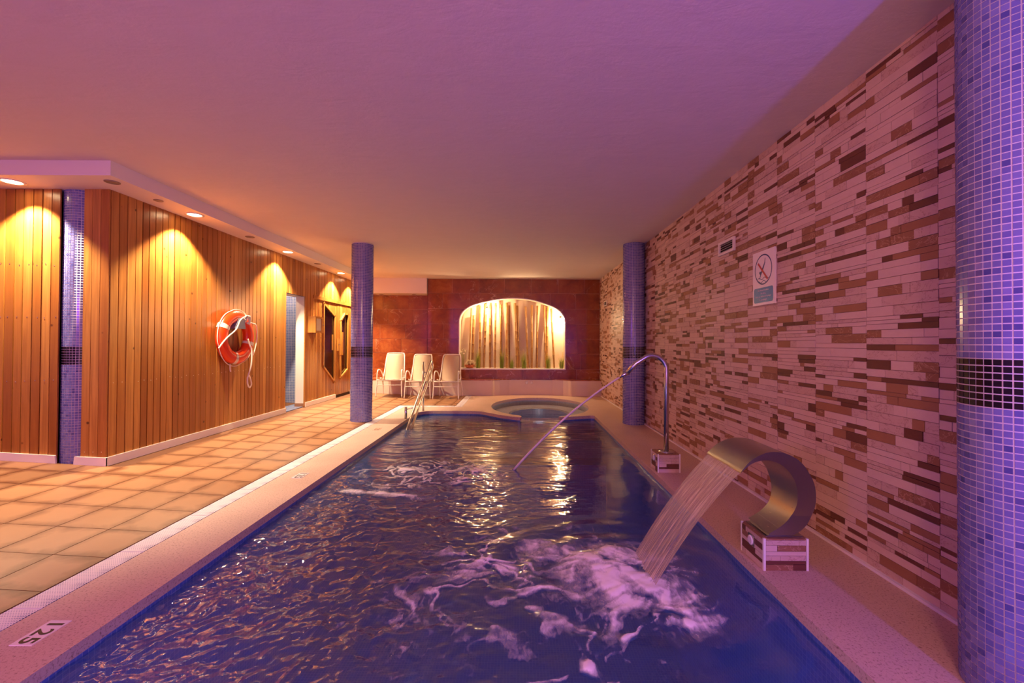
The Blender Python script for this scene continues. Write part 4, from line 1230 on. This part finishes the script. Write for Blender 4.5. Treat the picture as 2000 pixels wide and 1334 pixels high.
# ------------------------------------------------------------------ water surface and foam
rs_ = np.random.RandomState(21)
PERM = rs_.permutation(512); GA = rs_.rand(512) * 2 * PI
def perlin(x, y):
    xi = np.floor(x).astype(int); yi = np.floor(y).astype(int); xf = x - xi; yf = y - yi
    u = xf ** 3 * (xf * (xf * 6 - 15) + 10); v = yf ** 3 * (yf * (yf * 6 - 15) + 10)
    def g(ix, iy, dx, dy):
        h = PERM[(PERM[ix & 511] + iy) & 511]; return np.cos(GA[h]) * dx + np.sin(GA[h]) * dy
    a = g(xi, yi, xf, yf); b_ = g(xi + 1, yi, xf - 1, yf); c = g(xi, yi + 1, xf, yf - 1); d = g(xi + 1, yi + 1, xf - 1, yf - 1)
    return (a * (1 - u) + b_ * u) * (1 - v) + (c * (1 - u) + d * u) * v
def fbm(x, y, o, k=.5):
    s = 0; a = 1.0
    for i in range(o): s = s + a * perlin(x * 2 ** i + 17.3 * i, y * 2 ** i - 9.1 * i); a *= k
    return s
def sstep(a, b_, x): q = np.clip((x - a) / (b_ - a), 0, 1); return q * q * (3 - 2 * q)
G = .009
gx = np.arange(PX0 - .02, 1.40, G); gy = np.concatenate([np.arange(PY0 - .01, 9.70, G)])
X, Y = np.meshgrid(gx, gy)
wx = X + .10 * fbm(X * 1.7 + 5, Y * 1.7, 2); wy = Y + .10 * fbm(X * 1.7 - 11, Y * 1.7 + 3, 2)
far = sstep(4.6, 6.0, Y); calm_r = sstep(.15, .75, X) * (1 - far)
jac = sstep(7.0, 7.6, Y)
dsp = np.sqrt(((X - .62) / 1.0) ** 2 + ((Y - 2.43) / .8) ** 2)
spl = np.exp(-(dsp / .55) ** 2)
d2_ = np.sqrt(((X + .85) / .95) ** 2 + ((Y - 4.25) / .6) ** 2)
sp2 = np.exp(-(d2_ / .8) ** 2)
swell = .010 * fbm(wx * 1.5, wy * 2.2, 2)
ripx = .0042 * fbm(wx * 3.2 + 40, wy * 9.0, 3, .45) + .0016 * fbm(wx * 5.0 + 4, wy * 21.0, 2, .5)            # long crests across the pool
chop = .0034 * fbm(wx * 8.0 - 7, wy * 10.0 + 21, 4, .55) + .003 * fbm(wx * 3.6, wy * 4.4 + 2, 2) + .0011 * fbm(wx * 24 + 8, wy * 27, 2, .5)
leftn = (1 - sstep(-.9, .3, X)) * (1 - sstep(3.2, 4.6, Y))
Hh = swell * (1 - .6 * jac) + ripx * (.3 + .9 * sstep(2.9, 4.4, Y)) * (1 - .75 * jac) * (1 - .5 * calm_r) + chop * (.4 + 3.0 * leftn + 1.4 * spl + 1.0 * sp2) * (1 - .85 * far) * (1 - .65 * calm_r * (1 - spl))
Hh += .030 * np.exp(-((X - .58) / .22) ** 2 - ((Y - 2.43) / .26) ** 2) * (1 + .6 * fbm(X * 7, Y * 7, 2)) + .006 * np.cos(dsp * 24) * np.exp(-((dsp - .55) / .35) ** 2)
edge_y = np.zeros_like(X)
Z = ZW + Hh
def inside(poly, x, y):
    r = np.zeros(x.shape, bool); n_ = len(poly)
    for i in range(n_):
        x0, y0 = poly[i]; x1, y1 = poly[(i + 1) % n_]
        if y0 == y1: continue
        c = ((y0 > y) != (y1 > y)) & (x < (x1 - x0) * (y - y0) / (y1 - y0) + x0); r ^= c
    return r
ins = inside(OUT, X, Y)
# grow by one cell so that the surface meets the walls
g2 = ins.copy(); g2[1:] |= ins[:-1]; g2[:-1] |= ins[1:]; g2[:, 1:] |= ins[:, :-1]; g2[:, :-1] |= ins[:, 1:]
ok = g2[:-1, :-1] & g2[1:, :-1] & g2[:-1, 1:] & g2[1:, 1:]


def grid_mesh(name, Zs, okm, mat, attr=None):
    ny, nx_ = X.shape; idx = np.arange(ny * nx_).reshape(ny, nx_)
    q = np.stack([idx[:-1, :-1], idx[:-1, 1:], idx[1:, 1:], idx[1:, :-1]], -1)[okm]
    used = np.unique(q); remap = -np.ones(ny * nx_, int); remap[used] = np.arange(len(used)); q = remap[q]
    co = np.stack([X.ravel(), Y.ravel(), Zs.ravel()], -1)[used]
    me = D.meshes.new(name); me.vertices.add(len(co)); me.vertices.foreach_set('co', co.astype(np.float32).ravel())
    me.loops.add(q.size); me.loops.foreach_set('vertex_index', q.astype(np.int32).ravel())
    me.polygons.add(len(q)); me.polygons.foreach_set('loop_start', np.arange(0, q.size, 4, dtype=np.int32))
    me.update(calc_edges=True); me.polygons.foreach_set('use_smooth', np.ones(len(q), bool))
    if attr is not None:
        a_ = me.attributes.new('foam', 'FLOAT', 'POINT'); a_.data.foreach_set('value', attr.ravel()[used].astype(np.float32))
    me.materials.append(mat); me.validate(); return link(name, me)


cy2 = .25 * (Y[:-1, :-1] + Y[1:, :-1] + Y[:-1, 1:] + Y[1:, 1:])
wh = ((X - ECX) / (ERX + .03)) ** 2 + ((Y - ECY) / (ERY + .03)) ** 2 < 1
whc = wh[:-1, :-1] & wh[1:, 1:] & (cy2 > 7.45)
tag(grid_mesh('pool_water', Z, ok & ~whc, M['water']), 'rippled deep blue water filling the long pool', 'water', None, 'stuff')
tag(grid_mesh('whirlpool_water', Z, ok & whc, M['calm_water']), 'calm clear water in the round whirlpool basin', 'water', None, 'stuff')
# foam pattern
fx = X + .22 * fbm(X * 2.0 + 3, Y * 2.0, 4); fy = Y + .22 * fbm(X * 2.0 - 8, Y * 2.0 + 5, 4)
rid = 1 - np.abs(fbm(fx * 3.4, fy * 3.6 + 2, 3)) * 4.6
rid2 = 1 - np.abs(fbm(fx * 6.0 + 9, fy * 5.0, 3)) * 4.0
body = fbm(fx * 5.2 + 1, fy * 5.8, 4)
gap = sstep(-.22, .18, fbm(fx * 1.7 + 31, fy * 1.7 - 4, 3))
core = np.exp(-(((X - .50) / .36) ** 2 + ((Y - 2.42) / .30) ** 2) ** 1.2)
behind = np.exp(-(((X - .76) / .16) ** 2 + ((Y - 2.06) / .20) ** 2) ** 1.2)
ring = np.exp(-(((X - .10) / .72) ** 2 + ((Y - 2.36) / .62) ** 2) ** 1.6)
near = np.exp(-(((X - .15) / .85) ** 2 + ((Y - 1.85) / .40) ** 2) ** 2)
second = np.exp(-(((X + .85) / .72) ** 2 + ((Y - 4.25) / .50) ** 2) ** 2)
line2 = np.exp(-((Y - 3.62 - .08 * np.sin(X * 3)) / .05) ** 2) * sstep(-1.62, -1.4, X) * (1 - sstep(-.9, -.6, X))
foam = core * (.62 + .9 * body) + behind * (.38 + 1.0 * body)
foam += ring * np.clip(sstep(.55, 1.0, rid) * .55 * (.35 + gap) + sstep(.6, 1.0, rid2) * .28 * gap + sstep(.05, .45, body) * .45, 0, .9)
foam += near * sstep(.35, .95, rid) * sstep(-.02, .3, body) * .75 * gap
foam += second * np.clip(sstep(.5, .95, rid) * .6 + sstep(.0, .45, body) * .5 + sstep(.65, 1.0, rid2) * .25, 0, .9)
foam += line2 * (.6 + body)
th = np.arctan2(Y - 2.43, X - .85); rr_ = np.hypot(Y - 2.43, X - .85)
streak = np.clip(.85 + .9 * fbm(th * 9, rr_ * 3.0, 3, .6), 0, 1.25)
foam *= 1 - (1 - streak) * (1 - .6 * core)
calmspot = sstep(.98, 1.1, X)
foam = np.clip(foam * (1 - calmspot), 0, 1)
fo = (foam > .03) & ins
okf = ok & (fo[:-1, :-1] | fo[1:, :-1] | fo[:-1, 1:] | fo[1:, 1:])
tag(grid_mesh('foam', Z + .004 + foam * .012, okf, M['foam'], foam), 'swirling white foam around the waterfall splash and over the water', 'foam', None, 'stuff')
